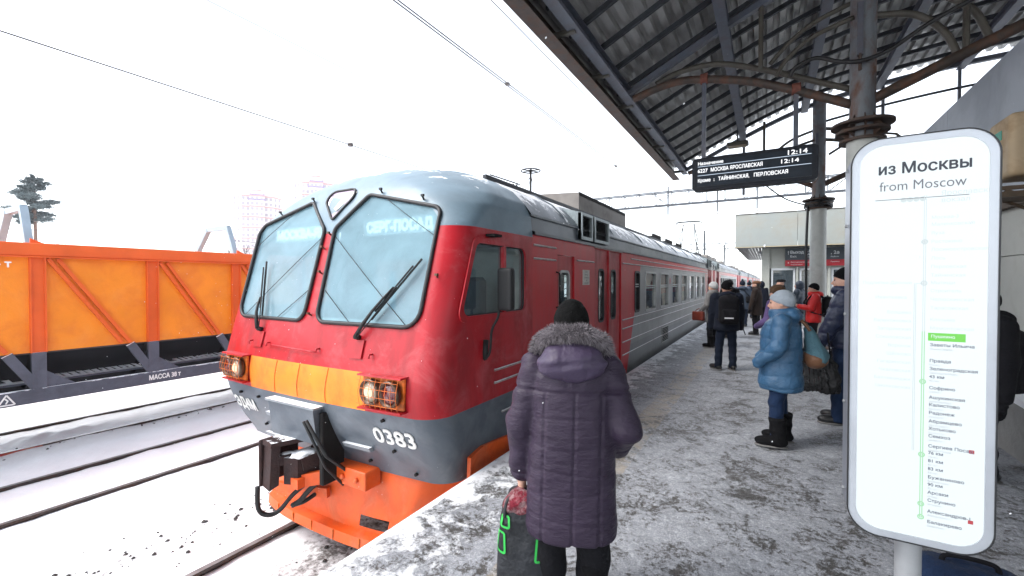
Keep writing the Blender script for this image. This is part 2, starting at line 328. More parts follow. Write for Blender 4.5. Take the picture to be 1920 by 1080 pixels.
# ------------------------------------------------------------------ mesh helpers
def tag(o, label=None, cat=None, group=None, kind=None):
    if label: o['label'] = label
    if cat: o['category'] = cat
    if group: o['group'] = group
    if kind: o['kind'] = kind
    return o
def thing(name, loc, label=None, cat=None, group=None, kind=None, rz=0.0):
    o = bpy.data.objects.new(name, None); C.objects.link(o); o.location = loc; o.rotation_euler = (0, 0, rz); o.empty_display_size = .1
    return tag(o, label, cat, group, kind)
def origin_of(p):
    v = Vector((0,0,0))
    while p is not None: v = v + Vector(p.location); p = p.parent
    return v
def link_mesh(name, me, parent=None):
    o = bpy.data.objects.new(name, me); C.objects.link(o)
    if parent is not None: o.parent = parent
    return o
class MB:
    """Collects shapes given in world coordinates; build() links them as ONE mesh object, relative to its parent's place."""
    def __init__(s): s.v = []; s.f = []; s.mi = []
    def add(s, vs, fs, mi=0):
        o = len(s.v); s.v.extend([tuple(map(float, p)) for p in vs]); s.f.extend([tuple(o+i for i in f) for f in fs]); s.mi.extend([mi]*len(fs)); return s
    def box(s, x0, x1, y0, y1, z0, z1, mi=0, bev=0.0):
        if bev <= 0:
            vs = [(x,y,z) for z in (z0,z1) for y in (y0,y1) for x in (x0,x1)]
            return s.add(vs, [(0,2,3,1),(4,5,7,6),(0,1,5,4),(2,6,7,3),(0,4,6,2),(1,3,7,5)], mi)
        b = min(bev, (x1-x0)*.49, (y1-y0)*.49, (z1-z0)*.49)
        vs = []; idx = {}
        for sx in (0,1):
            for sy in (0,1):
                for sz in (0,1):
                    X = (x0,x1)[sx]; Y = (y0,y1)[sy]; Z = (z0,z1)[sz]
                    ix = (x0+b, x1-b)[sx]; iy = (y0+b, y1-b)[sy]; iz = (z0+b, z1-b)[sz]
                    for k, p in enumerate(((X,iy,iz),(ix,Y,iz),(ix,iy,Z))): idx[sx,sy,sz,k] = len(vs); vs.append(p)
        fs = []
        I = lambda a,b_,c,k: idx[a,b_,c,k]
        for q in (0,1):
            fs.append([I(q,0,0,0),I(q,1,0,0),I(q,1,1,0),I(q,0,1,0)][::1 if q else -1])
            fs.append([I(0,q,0,1),I(1,q,0,1),I(1,q,1,1),I(0,q,1,1)][::-1 if q else 1])
            fs.append([I(0,0,q,2),I(1,0,q,2),I(1,1,q,2),I(0,1,q,2)][::1 if q else -1])
        for a in (0,1):
            for c in (0,1):
                fs.append([I(a,c,0,0),I(a,c,1,0),I(a,c,1,1),I(a,c,0,1)]); fs.append([I(a,0,c,0),I(a,1,c,0),I(a,1,c,2),I(a,0,c,2)]); fs.append([I(0,a,c,1),I(1,a,c,1),I(1,a,c,2),I(0,a,c,2)])
                for e in (0,1): pass
        for a in (0,1):
            for c in (0,1):
                for e in (0,1): fs.append([I(a,c,e,0),I(a,c,e,1),I(a,c,e,2)])
        return s.add(vs, fs, mi)
    def tube(s, pts, r, n=8, mi=0, cap=True):
        pts = [Vector(p) for p in pts]; L = len(pts); rs = r if isinstance(r, (list, tuple)) else [r]*L
        vs = []; up = None
        for i, p in enumerate(pts):
            d = (pts[min(i+1, L-1)]-pts[max(i-1, 0)])
            d = d.normalized() if d.length > 1e-9 else Vector((0,0,1))
            if up is None: up = Vector((0,0,1)) if abs(d.z) < .9 else Vector((1,0,0))
            a = d.cross(up)
            if a.length < 1e-6: a = d.cross(Vector((.3,.9,.1)))
            a.normalize(); b = a.cross(d).normalized(); up = b
            for k in range(n):
                t = 2*PI*(k+.5)/n; vs.append(p + (a*math.cos(t)+b*math.sin(t))*rs[i])
        fs = [(i*n+k, i*n+(k+1)%n, (i+1)*n+(k+1)%n, (i+1)*n+k) for i in range(L-1) for k in range(n)]
        if cap: fs += [tuple(range(n))[::-1], tuple((L-1)*n+k for k in range(n))]
        return s.add(vs, fs, mi)
    def bar(s, a, b, w, h, mi=0):
        a = Vector(a); b = Vector(b); d = (b-a).normalized(); up = Vector((0,0,1)) if abs(d.z) < .95 else Vector((0,1,0))
        x = d.cross(up).normalized()*w/2; y = x.cross(d).normalized()*h/2
        vs = [q+sx*x+sy*y for q in (a,b) for sx, sy in ((-1,-1),(1,-1),(1,1),(-1,1))]
        return s.add(vs, [(0,3,2,1),(4,5,6,7),(0,1,5,4),(1,2,6,5),(2,3,7,6),(3,0,4,7)], mi)
    def lathe(s, prof, c, axis='z', n=24, mi=0):
        vs = []; L = len(prof)
        for r, h in prof:
            for k in range(n):
                t = 2*PI*k/n; a, b = r*math.cos(t), r*math.sin(t)
                vs.append((c[0]+a, c[1]+b, c[2]+h) if axis == 'z' else (c[0]+a, c[1]+h, c[2]+b) if axis == 'y' else (c[0]+h, c[1]+a, c[2]+b))
        fs = [(i*n+k, i*n+(k+1)%n, (i+1)*n+(k+1)%n, (i+1)*n+k) for i in range(L-1) for k in range(n)]
        if prof[0][0] > 1e-6: fs.append(tuple(range(n))[::-1])
        if prof[-1][0] > 1e-6: fs.append(tuple((L-1)*n+k for k in range(n)))
        return s.add(vs, fs, mi)
    def prism(s, poly, off, mi=0):
        """poly: 3D points of a flat outline, off: extrusion vector."""
        n = len(poly); off = Vector(off); P = [Vector(p) for p in poly]
        return s.add(P+[p+off for p in P], [tuple(range(n))[::-1], tuple(range(n, 2*n))]+[(i, (i+1)%n, n+(i+1)%n, n+i) for i in range(n)], mi)
    def grid(s, P, mi=0, close=False):
        a = len(P); b = len(P[0]); vs = [p for r in P for p in r]
        return s.add(vs, [(i*b+j, i*b+(j+1)%b, (i+1)*b+(j+1)%b, (i+1)*b+j) for i in range(a-1) for j in range(b if close else b-1)], mi)
    def build(s, name, mats, parent=None, smooth=False, local=False, auto=None, fix=True):
        me = bpy.data.meshes.new(name); o0 = Vector((0,0,0)) if local or parent is None else origin_of(parent)
        me.from_pydata([(p[0]-o0.x, p[1]-o0.y, p[2]-o0.z) for p in s.v], [], s.f)
        for m in (mats if isinstance(mats, (list, tuple)) else [mats]): me.materials.append(m)
        if any(s.mi): me.polygons.foreach_set('material_index', s.mi)
        if fix and len(s.f) < 20000:
            import bmesh
            bm = bmesh.new(); bm.from_mesh(me); bmesh.ops.recalc_face_normals(bm, faces=bm.faces); bm.to_mesh(me); bm.free()
        if smooth or auto: me.polygons.foreach_set('use_smooth', [True]*len(me.polygons))
        if auto: me.set_sharp_from_angle(angle=R(auto))
        me.update(); return link_mesh(name, me, parent)
def rounded(poly, r, n=5):
    """Round the corners of a flat 2D outline."""
    out = []; L = len(poly)
    for i in range(L):
        p = Vector(poly[i]); a = (Vector(poly[i-1])-p); b = (Vector(poly[(i+1)%L])-p); la, lb = a.length, b.length; a /= la; b /= lb
        ri = r[i] if isinstance(r, (list, tuple)) else r
        ang = math.acos(max(-1, min(1, a.dot(b)))); d = min(ri/math.tan(ang/2), la*.48, lb*.48); rr = d*math.tan(ang/2)
        c = p + (a+b).normalized()*(rr/math.sin(ang/2)); p0 = p+a*d; p1 = p+b*d
        t0 = math.atan2((p0-c).y, (p0-c).x); t1 = math.atan2((p1-c).y, (p1-c).x); dt = (t1-t0+PI) % (2*PI)-PI
        for k in range(n+1): t = t0+dt*k/n; out.append((c.x+rr*math.cos(t), c.y+rr*math.sin(t)))
    return out
_tc = {}
def text_geo(txt, size=1.0, bold=0.0, align='LEFT'):
    """Flat letter geometry at unit size: letter outlines, triangulated, and kept where the outlines wind round them."""
    from mathutils.geometry import delaunay_2d_cdt
    key = (txt, align)
    if key not in _tc:
        cu = bpy.data.curves.new('t', 'FONT'); cu.body = txt; cu.size = 1.0; cu.align_x = align; cu.resolution_u = 3; cu.dimensions = '3D'
        o = bpy.data.objects.new('t', cu); C.objects.link(o); dg = bpy.context.evaluated_depsgraph_get()
        me = bpy.data.meshes.new_from_object(o.evaluated_get(dg))
        V = [Vector(v.co[:2]) for v in me.vertices]; E_ = [tuple(e.vertices) for e in me.edges]
        bpy.data.objects.remove(o); bpy.data.curves.remove(cu); bpy.data.meshes.remove(me)
        r = delaunay_2d_cdt(V, E_, [], 0, 1e-6); vs = np.array([tuple(p) for p in r[0]]); fs = [tuple(f) for f in r[2]]
        c = np.array([vs[list(f)].mean(0) for f in fs]); A = np.array([tuple(V[e[0]]) for e in E_]); B = np.array([tuple(V[e[1]]) for e in E_])
        up = (A[None,:,1] <= c[:,None,1]) & (B[None,:,1] > c[:,None,1]); dn = (A[None,:,1] > c[:,None,1]) & (B[None,:,1] <= c[:,None,1])
        side = (B[None,:,0]-A[None,:,0])*(c[:,None,1]-A[None,:,1])-(c[:,None,0]-A[None,:,0])*(B[None,:,1]-A[None,:,1])
        odd = ((up & (side > 0)).sum(1)+(dn & (side < 0)).sum(1)) % 2
        _tc[key] = ([tuple(p) for p in vs], [f for f, k in zip(fs, odd) if k])
    vs, fs = _tc[key]; return [(x*size, y*size) for x, y in vs], fs
def put_text(mb, txt, fn, size, bold=0.0, align='LEFT', mi=0, fit=None, push=(0,-.0002,0)):
    """Write txt through fn(u, v) -> 3D; fit = wished width; bold = stroke gain, struck several times a hair apart."""
    vs, fs = text_geo(txt, size, 0.0, align); k = 1.0
    if fit and vs:
        w = max(p[0] for p in vs)-min(p[0] for p in vs); k = fit/max(w, 1e-6)
    for i, (dx, dy) in enumerate(((0,0),(1,0),(-1,0),(0,1),(0,-1),(.7,.7),(-.7,-.7),(.7,-.7),(-.7,.7)) if bold else ((0,0),)):
        mb.add([tuple(Vector(fn(p[0]*k+dx*bold, p[1]+dy*bold))+Vector(push)*i) for p in vs], fs, mi)
def copy_tree(o, parent=None):
    c = o.copy(); C.objects.link(c)
    if parent is not None: c.parent = parent
    for ch in list(o.children): copy_tree(ch, c)
    return c

# ------------------------------------------------------------------ implicit shapes (for bodies and clothes)
def surface_nets(f, org, h):
    nx, ny, nz = f.shape; ins = f < 0
    cnt = np.zeros((nx-1, ny-1, nz-1), np.int8)
    cs = [(i,j,k) for i in (0,1) for j in (0,1) for k in (0,1)]
    sl_ = lambda A,c: A[c[0]:nx-1+c[0], c[1]:ny-1+c[1], c[2]:nz-1+c[2]]
    for c in cs: cnt += sl_(ins, c)
    act = (cnt > 0) & (cnt < 8); ii = np.argwhere(act); n = len(ii)
    idx = -np.ones(act.shape, np.int64); idx[act] = np.arange(n)
    pos = np.zeros((n,3)); w = np.zeros(n)
    g = lambda c: f[ii[:,0]+c[0], ii[:,1]+c[1], ii[:,2]+c[2]]
    vals = {c: g(c) for c in cs}
    for c in cs:
        for ax in range(3):
            if c[ax]: continue
            d = list(c); d[ax] = 1; d = tuple(d); a, b = vals[c], vals[d]
            m = (a < 0) != (b < 0); t = np.where(m, a/np.where(m, a-b, 1), 0)
            p = np.tile(np.array(c, float), (n,1)); p[:,ax] += t; pos += p*m[:,None]; w += m
    pos = (pos/w[:,None]+ii)*h+np.array(org)
    faces = []
    for ax in range(3):
        u, v = [(1,2),(2,0),(0,1)][ax]
        a = np.take(ins, range(0, f.shape[ax]-1), ax); b = np.take(ins, range(1, f.shape[ax]), ax)
        e = np.argwhere(a != b)
        ok = (e[:,u] > 0) & (e[:,v] > 0) & (e[:,u] < f.shape[u]-1) & (e[:,v] < f.shape[v]-1); e = e[ok]
        fl = a[e[:,0], e[:,1], e[:,2]]
        q = []
        for du, dv in ((1,1),(0,1),(0,0),(1,0)):
            k = e.copy(); k[:,u] -= du; k[:,v] -= dv; q.append(idx[k[:,0],k[:,1],k[:,2]])
        q = np.stack(q, 1); q[~fl] = q[~fl][:, ::-1]; faces.append(q)
    return pos, np.concatenate(faces)
def S_cone(P, a, b, ra, rb, sc=(1,1,1)):
    a = np.array(a, float); b = np.array(b, float); ba = b-a; L = max(ba@ba, 1e-9)
    q = [P[i]-a[i] for i in range(3)]
    t = np.clip((q[0]*ba[0]+q[1]*ba[1]+q[2]*ba[2])/L, 0, 1)
    return np.sqrt(sum(((q[i]-t*ba[i])/sc[i])**2 for i in range(3))) - (ra+(rb-ra)*t)
def S_ell(P, c, r):
    q = [(P[i]-c[i])/r[i] for i in range(3)]; k0 = np.sqrt(sum(x*x for x in q)); k1 = np.sqrt(sum((q[i]/r[i])**2 for i in range(3)))
    return k0*(k0-1)/np.maximum(k1, 1e-6)
def S_min(a, b, k):
    h = np.clip(.5+.5*(b-a)/k, 0, 1); return b*(1-h)+a*h-k*h*(1-h)
def S_max(a, b, k): return -S_min(-a, -b, k)
def S_tor(P, c, rx, ry, r, rz=None):
    q = np.sqrt(((P[0]-c[0])/rx)**2+((P[1]-c[1])/ry)**2); m = (rx+ry)/2
    return np.sqrt(((q-1)*m)**2+((P[2]-c[2])*(r/(rz or r)))**2)-r
def S_stack(P, zs, ws, ds, yo=None, power=2.3):
    z = P[2]; w = np.interp(z, zs, ws); d = np.interp(z, zs, ds); y = P[1]-(np.interp(z, zs, yo) if yo is not None else 0)
    q = (np.abs(P[0]/w)**power+np.abs(y/d)**power)**(1/power); r = (q-1)*np.minimum(w, d)
    return S_max(S_max(r, z-zs[-1], .03), zs[0]-z, .015)
def S_box(P, c, hsz, r):
    q = [np.abs(P[i]-c[i])-hsz[i]+r for i in range(3)]
    o = np.sqrt(sum(np.maximum(x, 0)**2 for x in q)); return o+np.minimum(np.maximum(np.maximum(q[0], q[1]), q[2]), 0)-r
def field_mesh(fn, lo, hi, h):
    n = [int((hi[i]-lo[i])/h)+2 for i in range(3)]
    ax = [np.arange(n[i])*h+lo[i] for i in range(3)]
    P = np.meshgrid(*ax, indexing='ij'); return surface_nets(fn(P), lo, h)
def smooth_obj(name, vf, m, parent, local=True):
    me = bpy.data.meshes.new(name); v, f = vf
    me.vertices.add(len(v)); me.vertices.foreach_set('co', np.asarray(v, np.float32).ravel())
    me.loops.add(f.size); me.loops.foreach_set('vertex_index', f.ravel().astype(np.int32))
    me.polygons.add(len(f)); me.polygons.foreach_set('loop_start', np.arange(0, f.size, 4, dtype=np.int32)); 
    try: me.polygons.foreach_set('loop_total', np.full(len(f), 4, dtype=np.int32))
    except Exception: pass
    me.polygons.foreach_set('use_smooth', np.ones(len(f), bool)); me.materials.append(m); me.update(calc_edges=True); me.validate()
    return link_mesh(name, me, parent)
def join_vf(*a):
    vs, fs, o = [], [], 0
    for v, f in a: vs.append(v); fs.append(f+o); o += len(v)
    return np.concatenate(vs), np.concatenate(fs)
def wob(P, amp, sc, ph=0):
    return amp*(np.sin(P[0]*sc+ph+1.3*np.sin(P[2]*sc*.7+ph))*np.sin(P[1]*sc*1.1+ph*2+np.sin(P[0]*sc*.6))*np.cos(P[2]*sc*.9+ph*.5))

# ================================================================== GROUND, PLATFORM, TRACKS
ZR = -1.2                                   # rail head level; platform top = 0
def vnoise(x, y, sc, seed=0):
    return np.sin(x*sc+seed+1.7*np.sin(y*sc*.63+seed*2.1))*np.sin(y*sc*1.13-seed+1.3*np.sin(x*sc*.71+seed))
def sheet(name, xs, ys, zf, m, parent=None, kind=None):
    xs = np.asarray(xs); ys = np.asarray(ys); X, Y = np.meshgrid(xs, ys, indexing='ij'); Z = zf(X, Y)
    v = np.stack([X,Y,Z], -1).reshape(-1,3); a, b = len(xs), len(ys)
    i = np.arange(a-1)[:,None]*b+np.arange(b-1)[None,:]; f = np.stack([i, i+b, i+b+1, i+1], -1).reshape(-1,4)
    o = smooth_obj(name, (v, f), m, parent)
    if kind: o['kind'] = kind
    return o
def axis_pts(fine0, fine1, step, lo, hi):
    a = list(np.arange(fine0, fine1, step)); s = step
    x = a[-1]
    while x < hi: s *= 1.25; x += s; a.append(min(x, hi))
    s = step; x = a[0]
    while x > lo: s *= 1.25; x -= s; a.insert(0, max(x, lo))
    return a
rails_x = [-4.90, -3.38, -7.87, -9.26, -11.12, -12.58]
def snow_z(X, Y):
    z = -1.235+.016*vnoise(X, Y, 1.9, 1)+.010*vnoise(X, Y, 5.3, 2)+.005*vnoise(X, Y, 14, 3)
    z = z + .10*np.exp(-((X+11.55)/.30)**2)*np.exp(-((Y-2.6)/.75)**2)*(1+.5*vnoise(X, Y, 9, 5))
    z = z + .20*np.exp(-((X+14.6)/.8)**2)
    z = z - .05*np.exp(-((X+4.14)/.9)**2)-.06*np.exp(-((X+2.75)/.3)**2)
    for rx in rails_x[2:4]: z = z-.018*np.exp(-((X-rx)/.10)**2)
    return z + np.where(Y > 60, 0, 0)
sheet('snow_ground', axis_pts(-15.5, -1.2, .07, -600, 500), axis_pts(-1.5, 9, .07, -150, 800), snow_z, M['snow'], kind='structure')

def plat_z(X, Y):
    z = .007*vnoise(X, Y, 2.1, 1)+.006*vnoise(X, Y, 7.5, 2)+.006*vnoise(X, Y, 19, 3)+.003*vnoise(X+.3*Y, Y, 41, 4)
    return z-.006-np.where(X < -2.2, .02, 0)
plat = thing('platform', (3, 0, ZR), kind='structure')
sheet('paving_surface', axis_pts(-2.25, 2.2, .03, -2.25, 12), axis_pts(1.2, 9.5, .03, -14, 210), plat_z, M['platform']).parent = plat
plat.children[0].location = (-3, 0, -ZR)
MB().box(-2.20, 12, -14, 210, -1.6, -.30).build('base', M['concrete'], plat)
k = 0
for y0 in np.arange(-14, 60, 2.98):
    MB().box(-2.27, -1.95, y0, y0+2.955, -.26, -.025, bev=.012).build('edge_slab', M['concrete'], plat)
MB().box(-2.27, -1.95, 60, 210, -.26, -.025).build('edge_slab', M['concrete'], plat)

def rail_mesh(x, y0, y1, top=ZR):
    prof = [(-.036,0),(.036,0),(.036,-.03),(.012,-.05),(.012,-.13),(.06,-.155),(-.06,-.155),(-.012,-.13),(-.012,-.05),(-.036,-.03)]
    ys = [y0, y1]
    return MB().grid([[(x+a, y, top+b) for a, b in prof] for y in ys], close=True)
for tx, ra in ((-4.14, rails_x[0:2]), (-8.565, rails_x[2:4]), (-11.85, rails_x[4:6])):
    tr = thing('railway_track', (tx, 0, ZR-.2), kind='structure')
    for x in ra:
        r = rail_mesh(x, -20, 400); r.build('rail', M['rail'], tr)
        if tx < -5: MB().box(x-.034, x+.034, -20, 400, ZR+.0005, ZR+.002).build('rail_head', M['railtop'] if x != rails_x[5] else M['rail'], tr)
    if tx > -5:
        MB().box(rails_x[0]-.034, rails_x[0]+.034, -20, 400, ZR+.0005, ZR+.002).build('rail_head', M['railtop'], tr)
        for i in range(8):
            MB().box(tx-1.3, tx+1.3, .2+i*.55, .44+i*.55, ZR-.30, ZR-.135+.0).build('sleeper', M['sleeper'], tr)
    if tx < -11:
        MB().box(rails_x[4]+.038, rails_x[4]+.046, -20, 2.45, ZR-.045, ZR-.004).build('painted_strip', M['railred'], tr)
        for i in range(26):
            y = -2+i*.55; MB().box(tx-1.35, tx+1.35, y, y+.24, ZR-.30, ZR-.075+random.uniform(-.02, .015)).build('sleeper', M['sleeper'], tr)
# scattered ballast stones poking through the snow near the track
g = MB()
for i in range(300):
    c = random.random()
    if c < .55: x = random.gauss(-5.75, .30); y = random.uniform(.6, 4.2)
    elif c < .8: x = random.uniform(-4.7, -3.0); y = random.uniform(.5, 3.4)
    else: x = random.gauss(-11.0, .12); y = random.uniform(1.5, 9)
    s = random.choice((.008,.012,.016,.026)) * random.uniform(.7, 1.4); z = float(snow_z(np.array(x), np.array(y)))
    vs = [(x+s*random.uniform(.7,1.3)*dx, y+s*random.uniform(.7,1.3)*dy, z+s*.3+s*.7*dz) for dx, dy, dz in ((1,0,0),(0,1,0),(-1,0,0),(0,-1,0),(0,0,1),(0,0,-1))]
    g.add(vs, [(0,1,4),(1,2,4),(2,3,4),(3,0,4),(1,0,5),(2,1,5),(3,2,5),(0,3,5)])
tag(g.build('ballast_stones', M['stone'], fix=False), kind='stuff')

# ================================================================== TRAIN
XC, HW = -4.14, 1.73
CARLEN = 21.8
ROOF = [(2.25,1.73),(2.47,1.70),(2.62,1.62),(2.78,1.46),(2.93,1.20),(3.03,.92),(3.09,.62),(3.125,.32),(3.14,.04)]
def sm(tab, z):
    a = np.array(tab); zz = np.linspace(-.12, .12, 9); return float(np.mean(np.interp(z+zz, a[:,0], a[:,1])))
YF = [(-.4,3.14),(-.2,3.08),(.1,2.91),(.42,2.77),(.72,2.735),(.95,2.79),(1.29,2.885),(2.39,3.175),(2.6,3.25),(2.8,3.40),(2.95,3.60),(3.05,3.82),(3.11,4.05),(3.14,4.35),(3.3,4.6)]
WT = [(-.4,1.60),(-.2,1.65),(.1,1.705),(.45,1.72),(.6,1.73),(2.25,1.73)]
def nw(z): return np.interp(z, [a for a, _ in ROOF], [b for _, b in ROOF]) if z > 2.25 else sm(WT, z)
def nyf(z): return sm(YF, z)
def nrc(z): return .27 if z < 2.25 else min(.27+(z-2.25)*1.0, .9*nw(z))
def nose_y(xo, z):
    w, rc = nw(z), nrc(z); f = w-rc; x = abs(xo)
    if x <= f: return nyf(z)+.06*(x/max(f, .01))**2*min(1, f)
    return nyf(z)+.06*min(1, f)+rc-math.sqrt(max(0, rc*rc-(min(x, w)-f)**2))
def nose_pt(xo, z, off=0.0):
    dz = .02; sl_ = (nose_y(xo, z+dz)-nose_y(xo, z-dz))/(2*dz); sx = (nose_y(xo+dz, z)-nose_y(xo-dz, z))/(2*dz)
    n = Vector((sx, -1, sl_)).normalized()
    return Vector((XC+xo, nose_y(xo, z), z))+n*off
YJ = 4.6
WIN = [(.105,1.278),(1.450,1.278),(1.474,2.391),(.475,2.617),(.085,2.262)]
WINR = rounded(WIN, [.13,.17,.13,.08,.10], 6); WINL = [(-x, z) for x, z in WINR][::-1]
TRI = rounded([(-.34,2.72),(.34,2.72),(.0,2.365)], [.09,.09,.035], 6)
CABW = rounded([(3.16,1.35),(4.43,1.35),(4.43,2.09),(3.42,2.09)], [.08,.08,.10,.09], 4)   # in (y, z), slanted front edge
def inside(p, poly):
    c = False; j = len(poly)-1
    for i in range(len(poly)):
        a, b = poly[i], poly[j]
        if (a[1] > p[1]) != (b[1] > p[1]) and p[0] < (b[0]-a[0])*(p[1]-a[1])/(b[1]-a[1])+a[0]: c = not c
        j = i
    return c

cab = thing('train_car', (XC, 2.75, ZR), 'leading red train car with a grey roof, slanted cab windows and an orange plough', 'train car', 'cars of the commuter train')
# --- nose shell
def outline(z):
    w, rc = nw(z), nrc(z); f = w-rc; y1 = nyf(z)+.06*min(1, f)+rc; pts = []
    for i in range(56): t = i/56; pts.append((w if z > 1.0 else w+(HW-w)*(1-t)**1.5, YJ+(y1-YJ)*t))
    for i in range(10): a = PI/2*i/10; pts.append((f+rc*math.cos(a), y1-rc*math.sin(a)))
    for i in range(57): x = f*(1-i/56*1.0); pts.append((x, nose_y(x, z)))
    return pts
zs = sorted(set([round(x, 3) for x in np.arange(-.2, 2.7, .024)]+[.50, .855, 2.22]+[2.72,2.76,2.80,2.84,2.88,2.92,2.95,2.98,3.01,3.035,3.06,3.08,3.10,3.115,3.125,3.135,3.14]))
rows = []
for z in zs:
    h = outline(z); full = h+[(-x, y) for x, y in h[-2::-1]]; rows.append(full)
nb = MB(); L = len(rows[0]); nb.v = [(XC+x, y, z) for z, r in zip(zs, rows) for x, y in r]
for i in range(len(zs)-1):
    zc = (zs[i]+zs[i+1])/2
    for j in range(L-1):
        x = (rows[i][j][0]+rows[i][j+1][0]+rows[i+1][j][0]+rows[i+1][j+1][0])/4; y = (rows[i][j][1]+rows[i][j+1][1]+rows[i+1][j][1]+rows[i+1][j+1][1])/4
        front = 57+8 <= j < L-57-8
        if front and (inside((x, zc), WINR) or inside((x, zc), WINL)): continue
        if abs(x) > HW-.03 and inside((y, zc), CABW): continue
        mi = 1 if zc > 2.22 else 2 if zc < .50 else 3 if zc < .855 and abs(x) < .93 and front else 0
        nb.f.append((i*L+j, (i+1)*L+j, (i+1)*L+j+1, i*L+j+1)); nb.mi.append(mi)
nb.build('cab_nose', [M['nosered'], M['noseroof'], M['lowgrey'], M['yellow']], cab, smooth=True, fix=False)

def loop_on_nose(poly, off): return [nose_pt(x, z, off) for x, z in poly]
for poly in (WINR, WINL):
    w = MB(); P = loop_on_nose(poly, .012); w.tube(P+[P[0], P[1]], .021, 6, cap=False)
    wo_ = w.build('windscreen', M['gasket'], cab, smooth=True)
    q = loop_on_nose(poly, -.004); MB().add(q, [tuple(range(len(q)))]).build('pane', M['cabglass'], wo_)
P = loop_on_nose(TRI, .012); o = MB().tube(P+[P[0], P[1]], .014, 6, cap=False).build('emblem_window', M['gasket'], cab, smooth=True)
q = loop_on_nose(TRI, .008); MB().add(q, [tuple(range(len(q)))]).build('pane', M['emblemglass'], o)
q = [nose_pt(x, z, .012) for x, z in ((.06,2.68),(.24,2.675),(.02,2.47),(-.03,2.50))]; MB().add(q, [(0,1,2,3)]).build('emblem_stripe', M['paper'], o)
# screen film heating wires and clips
wv = MB()
for s in (1, -1):
    for a, b in (((.75,2.54),(1.46,2.12)),((.11,2.18),(1.30,1.30)),((.14,1.60),(.60,1.29))):
        wv.tube([nose_pt(s*(a[0]+(b[0]-a[0])*t/6), a[1]+(b[1]-a[1])*t/6, .006) for t in range(7)], .0035, 4)
wv.build('screen_wire', M['gasket'], cab)
for x, z in ((.62,2.63),(1.22,2.50),(-.48,2.63),(-1.10,2.52),(1.555,1.735),(.03,2.20),(.02,1.78),(.0,1.34),(-.03,2.05)):
    m = MB(); a = nose_pt(x, z, .0); b = nose_pt(x, z+.012, .045); m.tube([a, b], .010, 6); m.bar(b-Vector((.012,0,0)), b+Vector((.02,0,0)), .022, .022); m.build('clip', M['gasket'] if z > 2.3 else M['chrome'], cab)
# wipers
for pivot, mid, b0, b1 in (((.77,1.16),(1.13,1.63),(.90,1.33),(1.37,1.90)),((-.85,1.15),(-.955,1.50),(-.885,1.30),(-1.09,1.93))):
    m = MB(); arm = [nose_pt(pivot[0]+(mid[0]-pivot[0])*t, pivot[1]+(mid[1]-pivot[1])*t, .055+.03*math.sin(PI*t)) for t in (0,.25,.5,.75,1)]
    m.tube(arm, [.022,.020,.016,.013,.012], 6); p0 = nose_pt(*pivot, .0); m.tube([p0, arm[0]], .026, 8)
    a2 = [nose_pt(pivot[0]+.035+(mid[0]-pivot[0])*t, pivot[1]+(mid[1]-pivot[1])*t, .06) for t in (0,.5,1)]; m.tube(a2, .006, 5)
    wp = m.build('wiper', M['black'], cab, smooth=True)
    bl = MB(); pts = [nose_pt(b0[0]+(b1[0]-b0[0])*t/8, b0[1]+(b1[1]-b0[1])*t/8, .022) for t in range(9)]
    bl.tube(pts, .011, 5); bl.tube([p+Vector((0,-.03,.008)) for p in pts[1:8]], .009, 5); bl.build('wiper_blade', M['black'], wp)
    q = [nose_pt(pivot[0]+dx, pivot[1]+dz, .006) for dx, dz in ((-.09,-.02),(.09,-.02),(.09,-.19),(-.09,-.19))]
    MB().prism(q, (0,-.012,0)).build('wiper_plate', M['nosered'], cab)
# handrails and hooks on the red front
for x in (-.98,-.62,.25,.98):
    a = nose_pt(x, 1.02, .0); MB().tube([a, a+Vector((0,-.04,.0)), a+Vector((0,-.045,-.035))], .009, 6).build('hook', M['nosered'], cab, smooth=True)
MB().tube([nose_pt(-.60+.85*t/6, 1.00-.02*t/6, .035) for t in range(7)], .008, 6).build('handrail', M['nosered'], cab, smooth=True)
for x in (-.42,-.02,.42):
    MB().tube([nose_pt(x+.02*math.sin(z*9), z, .003) for z in np.linspace(.51,.85,8)], .004, 4).build('seam', M['lampplate'], cab)
